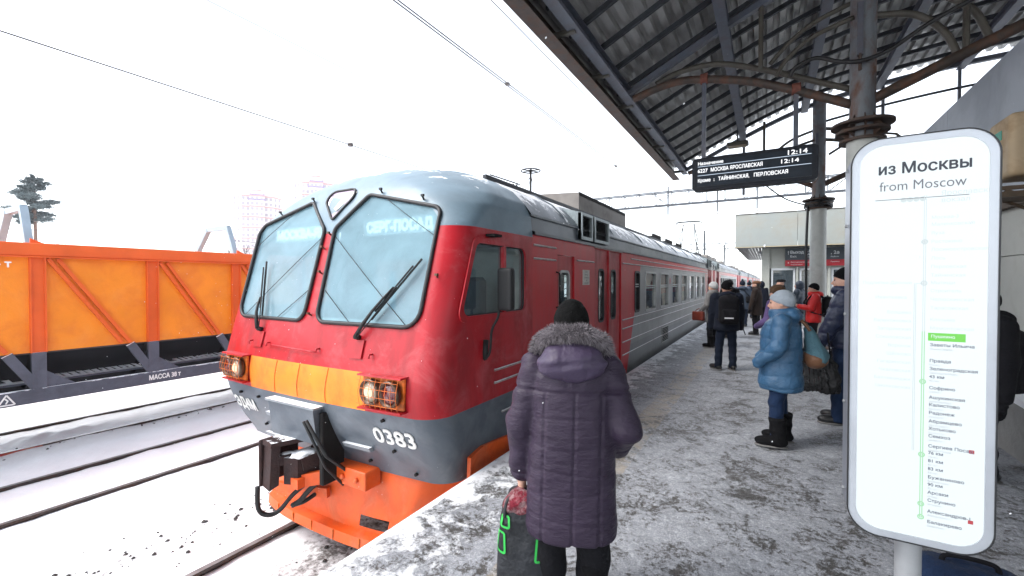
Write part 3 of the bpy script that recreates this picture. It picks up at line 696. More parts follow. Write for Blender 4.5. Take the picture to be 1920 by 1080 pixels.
# headlights: plate, clear lamp, red lamp, wire guard
for s in (1, -1):
    corners = [(s*.95,.575),(s*1.43,.575),(s*1.43,.845),(s*.95,.845)]
    q = [nose_pt(x, z, .02) for x, z in corners]; m = MB(); m.prism(q if s > 0 else q[::-1], (0,-.018,0))
    hl = m.build('headlight', M['lampplate'], cab, label=None) if False else m.build('headlight', M['lampplate'], cab)
    for xo, lm in ((1.085, 'lamplit'), (1.305, 'lampred')):
        c = nose_pt(s*xo, .71, .04); 
        MB().lathe([(.118,0),(.118,-.05),(.100,-.055),(.096,-.02)], c, 'y', 24).build('lamp_rim', M['chrome'], hl, smooth=True)
        lo = MB().lathe([(.097,-.02),(.09,-.032),(.06,-.045),(.0,-.052)], c, 'y', 24).build('lamp_lens', M['lamplens'] if lm == 'lamplit' else M[lm], hl, smooth=True)
        if lm == 'lamplit': MB().lathe([(.052,-.052),(.04,-.062),(.0,-.066)], c, 'y', 18).build('bulb', M['lamplit'], hl, smooth=True)
    gd = MB()
    for x in np.linspace(.98,1.41,8): gd.tube([nose_pt(s*x, z, .115-.02*abs(z-.71)/.12) for z in (.59,.65,.71,.77,.83)], .0024, 4)
    for z in (.62,.68,.74,.80): gd.tube([nose_pt(s*x, z, .115) for x in (.96,1.08,1.2,1.32,1.42)], .0024, 4)
    gd.build('wire_guard', M['lampplate'], hl)
    q = [nose_pt(s*x, z, .0) for x, z in ((.94,.865),(1.44,.865),(1.44,.85),(.94,.85))]; MB().prism(q, (0,-.10,0)).build('guard_bar', M['nosered'], hl)
    q = [nose_pt(s*x, z, .0) for x, z in ((.94,.565),(1.44,.565),(1.44,.55),(.94,.55))]; MB().prism(q, (0,-.09,0)).build('guard_bar', M['nosered'], hl)
# numbers
def nose_text(txt, x0, x1, z0, size, name):
    m = MB(); vs, fs = text_geo(txt, 1.0); w = max(p[0] for p in vs); kx = (x1-x0)/w
    for i, (dx, dz) in enumerate(((0,0),(1,0),(-1,0),(0,1),(0,-1),(.7,.7),(-.7,.7),(.7,-.7),(-.7,-.7))): m.add([nose_pt(x0+p[0]*kx+dx*.008, z0+p[1]*size+dz*.008, .006+.0003*i) for p in vs], fs); m.build(name, M['white'], cab, fix=False)
nose_text('0383', .97, 1.45, .20, .215, 'number_lettering'); nose_text('ЭД4М', -1.475, -1.00, .185, .19, 'class_lettering')
# interior of the cab
m = MB(); m.box(XC-1.68, XC+1.68, 5.05, 5.10, -.1, 2.3); ci = m.build('cab_interior', M['inner'], cab)
MB().box(XC-1.55, XC+1.55, 3.55, 5.04, 2.50, 2.54).build('ceiling', M['inner'], ci); MB().box(XC-1.66, XC+1.66, 3.3, 5.04, .0, .05).build('floor', M['innerdark'], ci)
MB().box(XC-1.62, XC+1.62, 3.05, 3.65, .9, 1.24, bev=.05).build('console', M['inner'], ci)
MB().box(XC-1.30, XC-.25, 4.98, 5.045, 1.0, 2.02).build('door_panel', M['pinkpanel'], ci); MB().box(XC-1.0, XC-.88, 4.965, 4.978, 1.25, 1.85).build('door_window', M['bluepanel'], ci)
m = MB(); m.box(XC+.55, XC+1.05, 4.15, 4.65, .5, .95, bev=.06); m.box(XC+.55, XC+1.05, 4.55, 4.68, .95, 1.75, bev=.05); m.build('driver_seat', M['seat'], ci)
for s in (1,-1):
    m = MB(); m.box(XC+s*.82-.50, XC+s*.82+.50, 3.32, 3.40, 2.19, 2.36); db = m.build('destination_box', M['destbox'], ci)
    tx = MB(); fn = lambda u, v, s=s: (XC+s*.82-.45+u, 3.312, 2.225+v)
    put_text(tx, 'СЕРГ-ПОСАД' if s > 0 else 'МОСКВА-ЯР', fn, .14, .012, fit=.92); tx.build('destination_lettering', emit('destination lamp %d' % s, (.80,1,.93), .24), db, fix=False)
# lower grey valance details and coupler cover
m = MB(); q = [nose_pt(x, z, 0) for x, z in ((-.43,.44),(.32,.44),(.32,.08),(-.43,.08))]
m.add([q[0]+Vector((0,-.10,0)), q[1]+Vector((0,-.10,0)), q[2]+Vector((0,-.20,0)), q[3]+Vector((0,-.20,0)), q[0], q[1], q[2], q[3]], [(0,1,2,3),(0,4,5,1),(1,5,6,2),(4,0,3,7),(3,2,6,7)])
cc = m.build('coupler_cover', M['lowgrey'], cab)
m = MB(); a = nose_pt(-.46,.45,0); b = nose_pt(.35,.45,0); m.box(a.x, b.x, a.y-.115, a.y+.02, .44, .462); m.build('cover_lid', mat('snowy lid', (.2,.22,.24), .6, snow=.8), cc)
MB().box(XC+.325, XC+.385, 2.74, 3.0, -.32, .40, bev=.01).build('side_post', M['under'], cc)
m = MB(); m.tube([nose_pt(.34,.42,.20), nose_pt(.46,.1,.22), nose_pt(.52,-.25,.10)], .018, 6); m.tube([nose_pt(.33,.42,.22), nose_pt(.42,.0,.26), nose_pt(.45,-.3,.2)], .014, 6); m.build('cable_run', M['black'], cc, smooth=True)
for x0, x1, z in ((-.72,-.56,.24),(.50,.86,.10),(-1.05,-.75,-.10)):
    q = [nose_pt(x, zz, .0) for x, zz in ((x0,z),(x1,z),(x1,z-.045),(x0,z-.045))]; MB().prism(q, (0,-.045,0)).build('step', mat('step plate', (.2,.22,.24), .5, snow=.6), cab)
for x, z in ((-1.2,.40),(-.95,.02),(1.15,.44),(1.16,.12),(.75,-.08),(1.3,-.12),(-.8,.40)):
    MB().lathe([(.016,0),(.016,-.03),(.0,-.035)], nose_pt(x, z, 0), 'y', 8).build('bolt', M['under'], cab)
# plough
pb = MB(); zz = np.linspace(-.97, -.16, 15); prow = []
for z in zz:
    t = (z+.97)/.81; w = 1.32+.30*t; r = []
    for i in range(41):
        u = -1+2*i/40; x = w*u; y = 3.02+.10*t+.22*abs(u)**3+(.32*max(0, abs(u)-.80)/.20 if abs(u) > .80 else 0) + .03*math.sin(t*PI)*-1
        r.append((XC+x, y, z))
    prow.append(r)
keep = MB(); keep.v = [p for r in prow for p in r]
for i in range(14):
    for j in range(40):
        xo = prow[i][j][0]-XC+.03; z = zz[i]
        if (.56 < xo < .90 and -.80 < z < -.70) or (.12 < xo < .36 and -.40 < z < -.26): continue
        keep.f.append((i*41+j, i*41+j+1, (i+1)*41+j+1, (i+1)*41+j)); keep.mi.append(0)
pl = keep.build('snow_plough', M['plow'], cab, smooth=True, fix=False)
MB().box(XC+.40, XC+1.02, 3.34, 3.42, -.90, -.55).build('plough_backing', M['under'], pl); MB().box(XC+.0, XC+.42, 3.30, 3.34, -.5, -.2).build('plough_backing', M['under'], pl)
lip = [[(XC+1.30*u, 3.02+.22*abs(u)**3+(.32*max(0, abs(u)-.80)/.20)-dy, zz_) for u in np.linspace(-1,1,41)] for dy, zz_ in ((0,-.84),(.09,-.86),(.10,-.965),(0,-.985))]
MB().grid(lip).build('plough_lip', M['plow'], pl, auto=30)
for u in (-.55,-.3,-.05,.22,.5,.72):
    x = XC+1.3*u; y = 3.02+.22*abs(u)**3-.101; MB().box(x-.006, x+.006, y-.004, y+.02, -.965, -.865).build('lip_seam', M['lampplate'], pl)
m = MB(); m.box(XC+.30, XC+.80, 2.90, 3.10, -.34, -.16, bev=.008); br = m.build('coupler_bracket', M['plow'], pl)
for x in (.48, .68): MB().lathe([(.028,0),(.028,-.02),(.02,-.03),(.0,-.032)], (XC+x, 2.90, -.25), 'y', 10).build('bolt', M['plow'], br, smooth=True)
m = MB(); m.bar((XC+.34,2.94,-.28), (XC+.02,2.72,-.34), .05, .13); m.bar((XC+.02,2.74,-.34), (XC+.02,2.66,-.34), .16, .10); m.build('hose_bracket', M['plow'], br)
m = MB(); m.bar((XC+.12,3.0,-.55), (XC-.55,2.86,-.58), .05, .10); m.build('hose_bracket', M['plow'], pl)
# automatic coupler: shank, head with claws, snow in the jaw
m = MB()
m.box(XC-.10, XC+.12, 2.70, 3.25, -.27, -.03, bev=.03)
m.prism([(XC-.36,2.36,-.40),(XC-.17,2.32,-.40),(XC-.14,2.40,-.36),(XC-.33,2.46,-.36)], (.01,.02,.44))          # front plate
m.box(XC-.37, XC-.31, 2.42, 2.74, -.37, .02, bev=.02)                                                          # outer web
m.prism([(XC-.36,2.36,.03),(XC-.16,2.33,.03),(XC+.05,2.74,.05),(XC-.10,2.84,.05),(XC-.33,2.70,.04)], (0,.01,.045))  # top flange
m.prism([(XC-.12,2.44,-.36),(XC+.02,2.50,-.36),(XC+.10,2.78,-.32),(XC-.10,2.80,-.32)], (0,0,.27))              # inner jaw
m.bar((XC-.24,2.41,-.38),(XC-.24,2.44,.02),.05,.05); m.bar((XC-.02,2.56,-.16),(XC+.10,2.86,-.10),.16,.14)
cp = m.build('coupler', M['coupler'], cab, auto=35)
m = MB(); m.bar((XC-.16,2.40,-.12),(XC-.05,2.70,-.10),.05,.10); m.box(XC-.40, XC-.36, 2.34, 2.48, -.41, .07, bev=.012); m.build('coupler_claw', M['coupler'], cp, auto=35)
v, f = field_mesh(lambda P: S_min(S_ell(P, (XC-.02,2.60,-.075), (.09,.13,.03)), S_ell(P, (XC-.15,2.50,-.075), (.06,.06,.022)), .03)+wob(P,.012,40), (XC-.3,2.3,-.2), (XC+.2,2.8,.06), .012)
smooth_obj('coupler_snow', (v-np.array([XC,2.75,ZR]), f), M['flake'], cp)
MB().lathe([(.0,.0),(.11,.02),(.15,.08),(.15,.20),(.10,.26)], (XC+.12,2.72,-.22), 'y', 18).build('buffer', M['lowgrey'], cp, smooth=True)
# brake hoses
def curve(pts, n=24):
    out = []; P = [Vector(p) for p in pts]; P = [P[0]]+P+[P[-1]]
    for i in range(1, len(P)-2):
        for k in range(n//(len(P)-3)+1):
            t = k/(n//(len(P)-3)+1); a, b, c, d = P[i-1:i+3]
            out.append(.5*((2*b)+(c-a)*t+(2*a-5*b+4*c-d)*t*t+(3*b-a-3*c+d)*t**3))
    return out+[P[-2]]
m = MB(); m.tube(curve([(XC+.05,2.68,-.33),(XC-.12,2.55,-.50),(XC-.22,2.45,-.66),(XC-.28,2.36,-.68),(XC-.33,2.30,-.60),(XC-.34,2.30,-.38)]), .024, 8)
m.tube(curve([(XC+.10,2.72,-.36),(XC-.02,2.66,-.48),(XC-.12,2.62,-.60),(XC-.20,2.58,-.66)]), .028, 8); m.tube(curve([(XC-.20,2.58,-.66),(XC-.1,2.66,-.62),(XC-.05,2.85,-.55)]), .022, 8)
m.build('brake_hose', M['black'], cab, smooth=True)

for o_ in list(cab.children):
    if o_.name.split('.')[0] in ('coupler', 'brake_hose'): o_.location.y += .19; o_.location.x += .04
for s in (1,):
    x0, x1 = sorted((XC+s*(HW-.035), XC+s*(HW+.006)))
    m = MB(); P = [(3.30,-.75),(4.75,-.75),(4.75,-.02),(4.35,.01),(3.55,.075),(3.34,.03)]; m.prism([(x0,a,b) for a,b in P], (x1-x0,0,0)); m.build('plough_wing', M['plow'], pl)
# --- car body builder -------------------------------------------------
def side_panel(mb, x, y0, y1, z0, z1, holes, depth):
    ys = sorted(set([y0, y1]+[v for h in holes for v in h[:2]])); zs_ = sorted(set([z0, z1]+[v for h in holes for v in h[2:]]))
    for a, b in zip(ys, ys[1:]):
        for c, d in zip(zs_, zs_[1:]):
            if any(h[0] <= (a+b)/2 <= h[1] and h[2] <= (c+d)/2 <= h[3] for h in holes): continue
            mb.add([(x,a,c),(x,b,c),(x,b,d),(x,a,d)], [(0,1,2,3)])
    for a, b, c, d in holes:
        xi = x-depth; mb.add([(x,a,c),(x,b,c),(x,b,d),(x,a,d),(xi,a,c),(xi,b,c),(xi,b,d),(xi,a,d)], [(0,4,5,1),(1,5,6,2),(2,6,7,3),(3,7,4,0)])
def ring(mb, x, a, b, c, d, wdt, r, th, dx):
    """Frame round an opening in the plane x, standing dx proud."""
    o_ = rounded([(a-wdt,c-wdt),(b+wdt,c-wdt),(b+wdt,d+wdt),(a-wdt,d+wdt)], r+wdt, 4); i_ = rounded([(a+.012,c+.012),(b-.012,c+.012),(b-.012,d-.012),(a+.012,d-.012)], r, 4); n = len(o_)
    vs = [(x, *p) for p in o_]+[(x+dx, *p) for p in o_]+[(x+dx, *p) for p in i_]+[(x-th, *p) for p in i_]
    fs = []
    for q in range(3): fs += [(q*n+k, q*n+(k+1)%n, (q+1)*n+(k+1)%n, (q+1)*n+k) for k in range(n)]
    mb.add(vs, fs)
def add_window(car, x, a, b, c, d, frame_m, pane_m, sash=None, s=1):
    m = MB(); ring(m, x, a, b, c, d, .035, .06, .05, .012*s); w = m.build('window', frame_m, car, auto=40)
    MB().add([(x-.035*s,a,c),(x-.035*s,b,c),(x-.035*s,b,d),(x-.035*s,a,d)], [(0,1,2,3)]).build('pane', pane_m, w)
    if sash: 
        for z in (sash, sash+.05): MB().box(x-.035, x-.008, a+.01, b-.01, z, z+.022).build('sash_bar', M['alu'], w)
    return w
def roof_mesh(y0, y1, extra=True):
    sec = [(HW-.02,2.25),(HW+.035,2.252),(HW+.035,2.285),(HW-.03,2.30),(HW-.045,2.47),(HW-.02,2.475),(HW-.02,2.50)]+[(w, z) for z, w in ROOF[2:]]
    full = sec+[(-a, b) for a, b in sec[::-1]]
    m = MB(); m.grid([[(XC+a, y, b) for a, b in full] for y in np.linspace(y0, y1, 12)]); n = len(full)
    m.add([(XC+a, y1, b) for a, b in full], [tuple(range(n))]); return m
def coach(car, y0, ya, yb, holes_r, windows, doors, liv, ribs, cab_end=False):
    """Body between ya and yb of a car whose place is y0 (all in world coordinates)."""
    m = MB(); side_panel(m, XC+HW, ya, yb, -.15, 2.25, holes_r, .06)
    far = [(a, b, c, d) for a, b, c, d in windows]
    m2 = MB(); side_panel(m2, XC-HW, ya, yb, -.15, 2.25, far, -.06); m.add(m2.v, m2.f)
    m.add([(XC-HW,yb,-.15),(XC+HW,yb,-.15),(XC+HW,yb,2.25),(XC-HW,yb,2.25)], [(0,1,2,3)])
    if not cab_end: m.add([(XC-HW,ya,-.15),(XC+HW,ya,-.15),(XC+HW,ya,2.25),(XC-HW,ya,2.25)], [(0,1,2,3)])
    m.build('body', liv, car, fix=False)
    rf = roof_mesh(ya, yb).build('roof', M['roofgrey'], car, auto=35)
    for yy in np.arange(ya+1.1, yb, 2.2): MB().tube([(XC+a*1.003, yy, b*1.002) for b, a in ROOF[1:]], .012, 5).build('roof_seam', M['roofgrey'], rf)
    MB().box(XC+1.02, XC+1.07, ya, yb, 3.0, 3.045).build('roof_rail', M['purlin'], rf)
    m = MB(); m.box(XC-1.6, XC+1.6, ya, yb, .02, .08); m.box(XC-1.6, XC+1.6, ya, yb, 2.16, 2.2)
    it = m.build('interior', M['innerdark'], car)
    for i in range(int((yb-ya-4)/1.6)):
        yy = ya+4.4+1.6*i
        for s in (1,-1): MB().box(XC+s*.95-.55, XC+s*.95+.55, yy, yy+.16, .1, 1.22, bev=.03).build('bench_back', M['seat'], it)
    MB().box(XC-1.3, XC+1.3, ya+.6, yb-.6, -.95, -.16).build('underframe', M['under'], car)
    for yy in (ya+2.2, yb-3.2):
        b = MB(); b.box(XC-1.2, XC+1.2, yy-1.2, yy+1.4, -.85, -.5); bg_ = b.build('bogie', M['under'], car)
        for wy in (yy-1.1, yy+1.3):
            for s in (1,-1): MB().lathe([(.0,-.06),(.46,-.06),(.46,.06),(.0,.06)], (XC+s*.76, wy, ZR+.46), 'x', 20).build('wheel', M['rail'], bg_)
    for (a, b, c, d) in windows:
        add_window(car, XC+HW, a, b, c, d, M['alu'] if b-a > .6 else M['gasket'], M['coachglass'], c+.50)
    for (a, b, c, d) in windows[::2]:
        MB().add([(XC-HW+.03,a,c),(XC-HW+.03,b,c),(XC-HW+.03,b,d),(XC-HW+.03,a,d)], [(0,1,2,3)]).build('far_pane', M['coachglass'], car)
    for (a, b, wins) in doors:
        mid = (a+b)/2
        for q, (p0, p1) in enumerate(((a, mid), (mid, b))):
            dm = MB(); w = wins[q]; side_panel(dm, XC+HW-.03, p0+.008, p1-.008, .10, 2.23, [w], .04); dl = dm.build('door_leaf', M['red'], car, fix=False)
            r_ = MB(); ring(r_, XC+HW-.03, *w, .02, .07, .03, .008); wo2 = r_.build('door_window', M['gasket'], dl, auto=40)
            MB().add([(XC+HW-.055,w[0],w[2]),(XC+HW-.055,w[1],w[2]),(XC+HW-.055,w[1],w[3]),(XC+HW-.055,w[0],w[3])], [(0,1,2,3)]).build('pane', M['doorglass'], wo2)
        MB().box(XC+HW-.032, XC+HW+.004, mid-.012, mid+.012, .1, 2.23).build('door_seal', M['red'], car)
        MB().box(XC+HW-.02, XC+HW+.02, a-.02, b+.02, 2.235, 2.262).build('drip_rail', M['trim'], car)
        MB().box(XC+HW-.02, XC+HW+.09, a, b, .0, .03).build('door_step', M['under'], car)
    for (a, b, z) in ribs:
        MB().tube([(XC+HW+.004,a,z),(XC+HW+.012,a+.03,z),(XC+HW+.010,b-.03,z),(XC+HW+.004,b,z)], .013, 6).build('rib', M['trim'], car)
def vents(car, spans):
    for a, b in spans:
        m = MB(); x0, x1 = XC+1.05, XC+1.745
        m.add([(x1,a,2.32),(x1,b,2.32),(x1,b,2.72),(x1,a,2.72),(x0,a,2.32),(x0,b,2.32),(x0+.1,b,2.90),(x0+.1,a,2.90)], [(3,2,6,7),(0,4,5,1),(0,3,7,4),(1,5,6,2)])
        for aa, bb, cc, dd in ((a,b,2.32,2.37),(a,b,2.68,2.72),(a,a+.045,2.37,2.68),(b-.045,b,2.37,2.68)): m.box(x1-.05, x1+.012, aa, bb, cc, dd)
        v_ = m.build('vent', M['ventframe'], car)
        MB().box(x1-.10, x1-.06, a+.03, b-.03, 2.35, 2.70).build('vent_back', M['black'], v_)
        n = 14
        for i in range(n):
            z = 2.375+.305*i/n; MB().add([(x1-.05,a+.045,z+.022),(x1-.05,b-.045,z+.022),(x1-.012,b-.045,z),(x1-.012,a+.045,z)], [(0,1,2,3)]).build('slat', M['louvre'], v_)
WZ0, WZ1 = 1.03, 1.89
wins = [(9.22,9.58,1.07,1.88)]+[(10.14+1.60*i, 10.14+1.60*i+1.03, WZ0, WZ1) for i in range(7)]
dr = [(6.75, 8.23, ((7.02,7.29,1.02,1.89),(7.69,7.96,1.02,1.89))), (22.0, 23.5, ((22.25,22.55,1.02,1.89),(22.95,23.25,1.02,1.89)))]
cabdoor = (5.31,5.90,.14,2.05)
holes = wins+[(a,b,.1,2.23) for a,b,_ in dr]+[cabdoor]
ribs = [(8.30,21.8,z) for z in (.27,.52,.78,.95,2.04)]+[(8.9,21.8,2.15),(4.62,5.25,2.13),(4.62,5.25,1.97),(5.98,6.70,2.0),(6.0,6.72,.95),(6.0,6.72,.75),(3.75,5.25,.79),(3.75,5.25,.66),(3.9,5.25,.33),(6.0,6.72,.33)]
coach(cab, 2.75, YJ, 24.5, holes, wins, dr, M['livery'], ribs, True)
# cab door with its narrow window and blind
dm = MB(); side_panel(dm, XC+HW-.025, 5.315, 5.895, .145, 2.045, [(5.42,5.76,1.02,1.83)], .04); cd = dm.build('cab_door', M['red'], cab, fix=False)
r_ = MB(); ring(r_, XC+HW-.025, 5.42,5.76,1.02,1.83, .02, .08, .03, .01); w_ = r_.build('door_window', M['alu'], cd, auto=40)
MB().add([(XC+HW-.05,5.42,1.02),(XC+HW-.05,5.76,1.02),(XC+HW-.05,5.76,1.83),(XC+HW-.05,5.42,1.83)], [(0,1,2,3)]).build('pane', M['sideglass'], w_)
for i in range(9):
    z = 1.07+.085*i; MB().tube([(XC+HW-.058,5.43+.33*t/6,z+.025*(2*t/6-1)**2) for t in range(7)], .006, 4).build('blind_cord', M['alu'], w_)
for z in (.75,1.35): MB().tube([(XC+HW,5.27,z),(XC+HW+.05,5.27,z+.02),(XC+HW+.05,5.27,z+.45),(XC+HW,5.27,z+.47)], .011, 6).build('grab_rail', M['under'], cab)
# cab side window: frame, two panes, mullion
for s in (1,-1):
    x = XC+s*HW; m = MB(); n = len(CABW)
    inn = [(p[0]+(3.86-p[0])*.045, p[1]+(1.72-p[1])*.06) for p in CABW]; out = [(p[0]+(p[0]-3.86)*.05, p[1]+(p[1]-1.72)*.09) for p in CABW]
    vs = [(x,*p) for p in out]+[(x+s*.014,*p) for p in out]+[(x+s*.014,*p) for p in inn]+[(x-s*.05,*p) for p in inn]
    m.add(vs, [(q*n+k, q*n+(k+1)%n, (q+1)*n+(k+1)%n, (q+1)*n+k) for q in range(3) for k in range(n)])
    w_ = m.build('cab_side_window', M['red'], cab, auto=40)
    P = [(x-s*.02,*p) for p in inn]; MB().tube(P+[P[0]], .012, 6, cap=False).build('seal', M['gasket'], w_)
    MB().box(min(x-s*.045,x+s*.006), max(x-s*.045,x+s*.006), 3.935, 3.985, 1.37, 2.07).build('mullion', M['red'], w_)
    MB().add([(x-s*.03,*p) for p in inn], [tuple(range(n))]).build('pane', M['sideglass'], w_)
    MB().box(x-.01 if s>0 else x-.10, x+.10 if s>0 else x+.01, 3.60, 3.75, 2.14, 2.165).build('drip_light', M['under'], cab)
# wing mirror
m = MB(); v, f = field_mesh(lambda P: S_box(P, (XC+HW+.20,3.66,1.62), (.085,.045,.21), .03), (XC+HW+.08,3.55,1.36), (XC+HW+.33,3.77,1.88), .012)
mi_ = smooth_obj('wing_mirror', (v-np.array([XC,2.75,ZR]), f), M['black'], cab)
MB().tube(curve([(XC+HW-.01,3.58,.92),(XC+HW+.06,3.58,1.0),(XC+HW+.08,3.59,1.22),(XC+HW+.13,3.63,1.36),(XC+HW+.13,3.64,1.55),(XC+HW+.14,3.64,1.82)]), .013, 8).build('mirror_arm', M['black'], mi_, smooth=True)
MB().tube([(XC+HW+.005,3.575,.93),(XC+HW+.02,3.575,1.12)], .03, 8).build('arm_foot', M['black'], mi_, smooth=True)
# notice on the side, small red sticker
m = MB(); m.box(XC+HW, XC+HW+.006, 6.22, 6.50, 1.64, 1.87); nt_ = m.build('notice', M['paper'], cab)
m = MB()
for i, (t, fit) in enumerate((('ОАО', .10),('РЖД', .14),('1003', .18),('М', .05),('23.09', .18))): put_text(m, t, lambda u, v, i=i, fit=fit: (XC+HW+.008, 6.36-fit/2+u, 1.825-.042*i+v), .035, 0, fit=fit)
m.build('notice_lettering', M['ink'], nt_, fix=False)
m = MB(); put_text(m, 'И', lambda u, v: (XC+HW+.006, 12.92+u, 1.62+v), .22, .008, push=(.0003,0,0)); m.build('side_sticker', M['red'], cab, fix=False)
MB().box(XC+HW-.01, XC+HW+.012, 11.92, 12.75, .07, .47).build('side_grille', M['alu'], cab)
for i in range(9): MB().box(XC+HW+.012, XC+HW+.022, 11.97, 12.70, .10+.04*i, .125+.04*i).build('grille_bar', M['under'], cab)
vents(cab, [(6.12,6.60),(6.69,7.42),(22.0,22.6),(22.75,23.4)])
# roof equipment of the cab car
o = MB().prism([(XC-.9,8.45,3.02),(XC+.78,8.45,3.02),(XC+.78,8.45,3.52),(XC-.35,8.45,3.58),(XC-.9,8.45,3.46)], (0,3.4,0)).build('roof_box', M['taupe'], cab)
MB().box(XC+.775, XC+.79, 8.46, 11.8, 3.46, 3.53).build('box_edge', M['under'], o)
v, f = field_mesh(lambda P: S_max(S_ell(P, (XC+.12,5.0,3.06), (.62,.80,.17)), 3.0-P[2], .02), (XC-.9,3.8,2.95), (XC+.9,5.7,3.35), .03)
smooth_obj('roof_dome', (v-np.array([XC,2.75,ZR]), f), M['noseroof'], cab)
m = MB(); ax_, ay_ = XC+.06, 7.7; m.tube([(ax_,ay_,3.1),(ax_,ay_,3.88)], .022, 8); m.lathe([(.05,0),(.05,.03),(.0,.04)], (ax_,ay_,3.87), 'z', 10)
an = m.build('roof_antenna', M['black'], cab, smooth=True)
m = MB(); P = [(ax_+.19*math.cos(2*PI*k/24), ay_+.19*math.sin(2*PI*k/24), 3.885) for k in range(25)]; m.tube(P, .013, 6, cap=False)
for k in range(6): a = PI/3*k; m.bar((ax_,ay_,3.885), (ax_+.19*math.cos(a), ay_+.19*math.sin(a), 3.885), .03, .012)
m.build('antenna_wheel', M['black'], an)
m = MB()
for k in range(6): a = PI/3*k+.3; m.tube(curve([(ax_,ay_,3.78),(ax_+.12*math.cos(a),ay_+.12*math.sin(a),3.6),(ax_+.19*math.cos(a),ay_+.19*math.sin(a),3.35),(ax_+.19*math.cos(a),ay_+.19*math.sin(a),3.15)], 12), .004, 4)
m.build('stay', M['black'], an)
m = MB(); cx, cy = XC+.05, 7.0
for dy in (-.06,.02,.10): m.bar((cx,cy+dy*1.2,3.1), (cx+dy*.4,cy+dy,3.50), .022, .022)
m.bar((cx-.30,cy-.30,3.64), (cx+.08,cy+.14,3.50), .02, .02); m.bar((cx-.02,cy-.1,3.3), (cx+.02,cy+.12,3.3), .02, .02); m.build('roof_aerial', M['black'], cab)
for i in range(3): 
    m = MB(); m.box(XC-.5, XC+.75, 15.2+2.2*i, 16.6+2.2*i, 3.12, 3.24)
    for k in range(8): m.bar((XC+.75,15.25+2.2*i+.17*k,3.24), (XC+.75,15.25+2.2*i+.17*k,3.32), .05, .05)
    m.build('roof_resistor', M['under'], cab)

# --- following cars
liv2 = M['livery'].copy(); liv2.name = 'mid coach livery'
for n_ in liv2.node_tree.nodes:
    if n_.type == 'MATH' and n_.operation == 'ADD':
        if abs(n_.inputs[1].default_value-5.93) < 1e-4: n_.inputs[1].default_value = 2.7
        if abs(n_.inputs[1].default_value-19.0) < 1e-4: n_.inputs[1].default_value = 19.2
    if n_.type == 'MATH' and n_.operation == 'LESS_THAN' and abs(n_.inputs[1].default_value-3.85) < 1e-4: n_.inputs[1].default_value = -9
labels = ['second train car, grey with red ends, a raised pantograph on its roof', 'third train car along the platform, behind the waiting crowd', 'fourth train car, right after the third', 'fifth train car, small and pale in the distance', 'sixth train car, tiny near the far end of the platform', 'seventh and farthest visible train car at the vanishing point', 'last train car, barely visible at the vanishing point']
Y2 = 25.0
mid = thing('train_car', (XC, Y2, ZR), labels[0], 'train car', 'cars of the commuter train')
w2 = [(Y2+3.4+1.6*i, Y2+4.43+1.6*i, WZ0, WZ1) for i in range(9)]
d2 = [(Y2+.9, Y2+2.4, ((Y2+1.15,Y2+1.45,1.02,1.89),(Y2+1.85,Y2+2.15,1.02,1.89))), (Y2+19.4, Y2+20.9, ((Y2+19.65,Y2+19.95,1.02,1.89),(Y2+20.35,Y2+20.65,1.02,1.89)))]
coach(mid, Y2, Y2, Y2+CARLEN, w2+[(a,b,.1,2.23) for a,b,_ in d2], w2, d2, liv2, [(Y2+2.6,Y2+19.2,z) for z in (.27,.52,.78,.95,2.04)])
vents(mid, [(Y2+.9,Y2+1.5),(Y2+1.7,Y2+2.3)])
for yy in (6.0, 9.5, 16.5): MB().box(XC-.8, XC+.75, Y2+yy, Y2+yy+2.2, 3.1, 3.42, bev=.06).build('roof_box', M['taupe'], mid)
cars = [mid]
for i in range(1, 7):
    c = copy_tree(mid); c.location.y = Y2+22.2*i; c['label'] = labels[i]; cars.append(c)
def pantograph(car, yc):
    zt = 5.26; m = MB(); m.box(XC-.6, XC+.6, yc-.9, yc+.9, 3.30, 3.36); p = m.build('pantograph', M['purlin'], car)
    for s in (1,-1):
        MB().tube([(XC+s*.5,yc-.6,3.36),(XC+s*.42,yc+.55,4.25),(XC+s*.30,yc-.1,5.12)], .028, 6).build('arm', M['purlin'], p)
        MB().tube([(XC+s*.5,yc+.6,3.36),(XC+s*.42,yc-.55,4.25),(XC+s*.30,yc+.1,5.12)], .028, 6).build('arm', M['purlin'], p)
        MB().tube([(XC-.74,yc+s*.15,5.14),(XC-.6,yc+s*.15,zt),(XC+.6,yc+s*.15,zt),(XC+.74,yc+s*.15,5.14)], .026, 6).build('collector_strip', M['black'], p)
    for s in (1,-1):
        for t in (1,-1): MB().lathe([(.07,0),(.10,.05),(.05,.09),(.10,.13),(.05,.19)], (XC+s*.55, yc+t*.8, 3.11), 'z', 10).build('insulator', M['insul'], p)
pantograph(mid, Y2+3.1); pantograph(cars[2], Y2+44.4+8)

# ================================================================== HOPPER WAGON on the far track
WX = -10.35; WC = -11.85
wg = thing('hopper_wagon', (WC, 4.0, ZR), 'orange ribbed hopper wagon on a slate grey frame, standing on the far track', 'freight wagon')
Y0w, Y1w = -3.3, 10.3
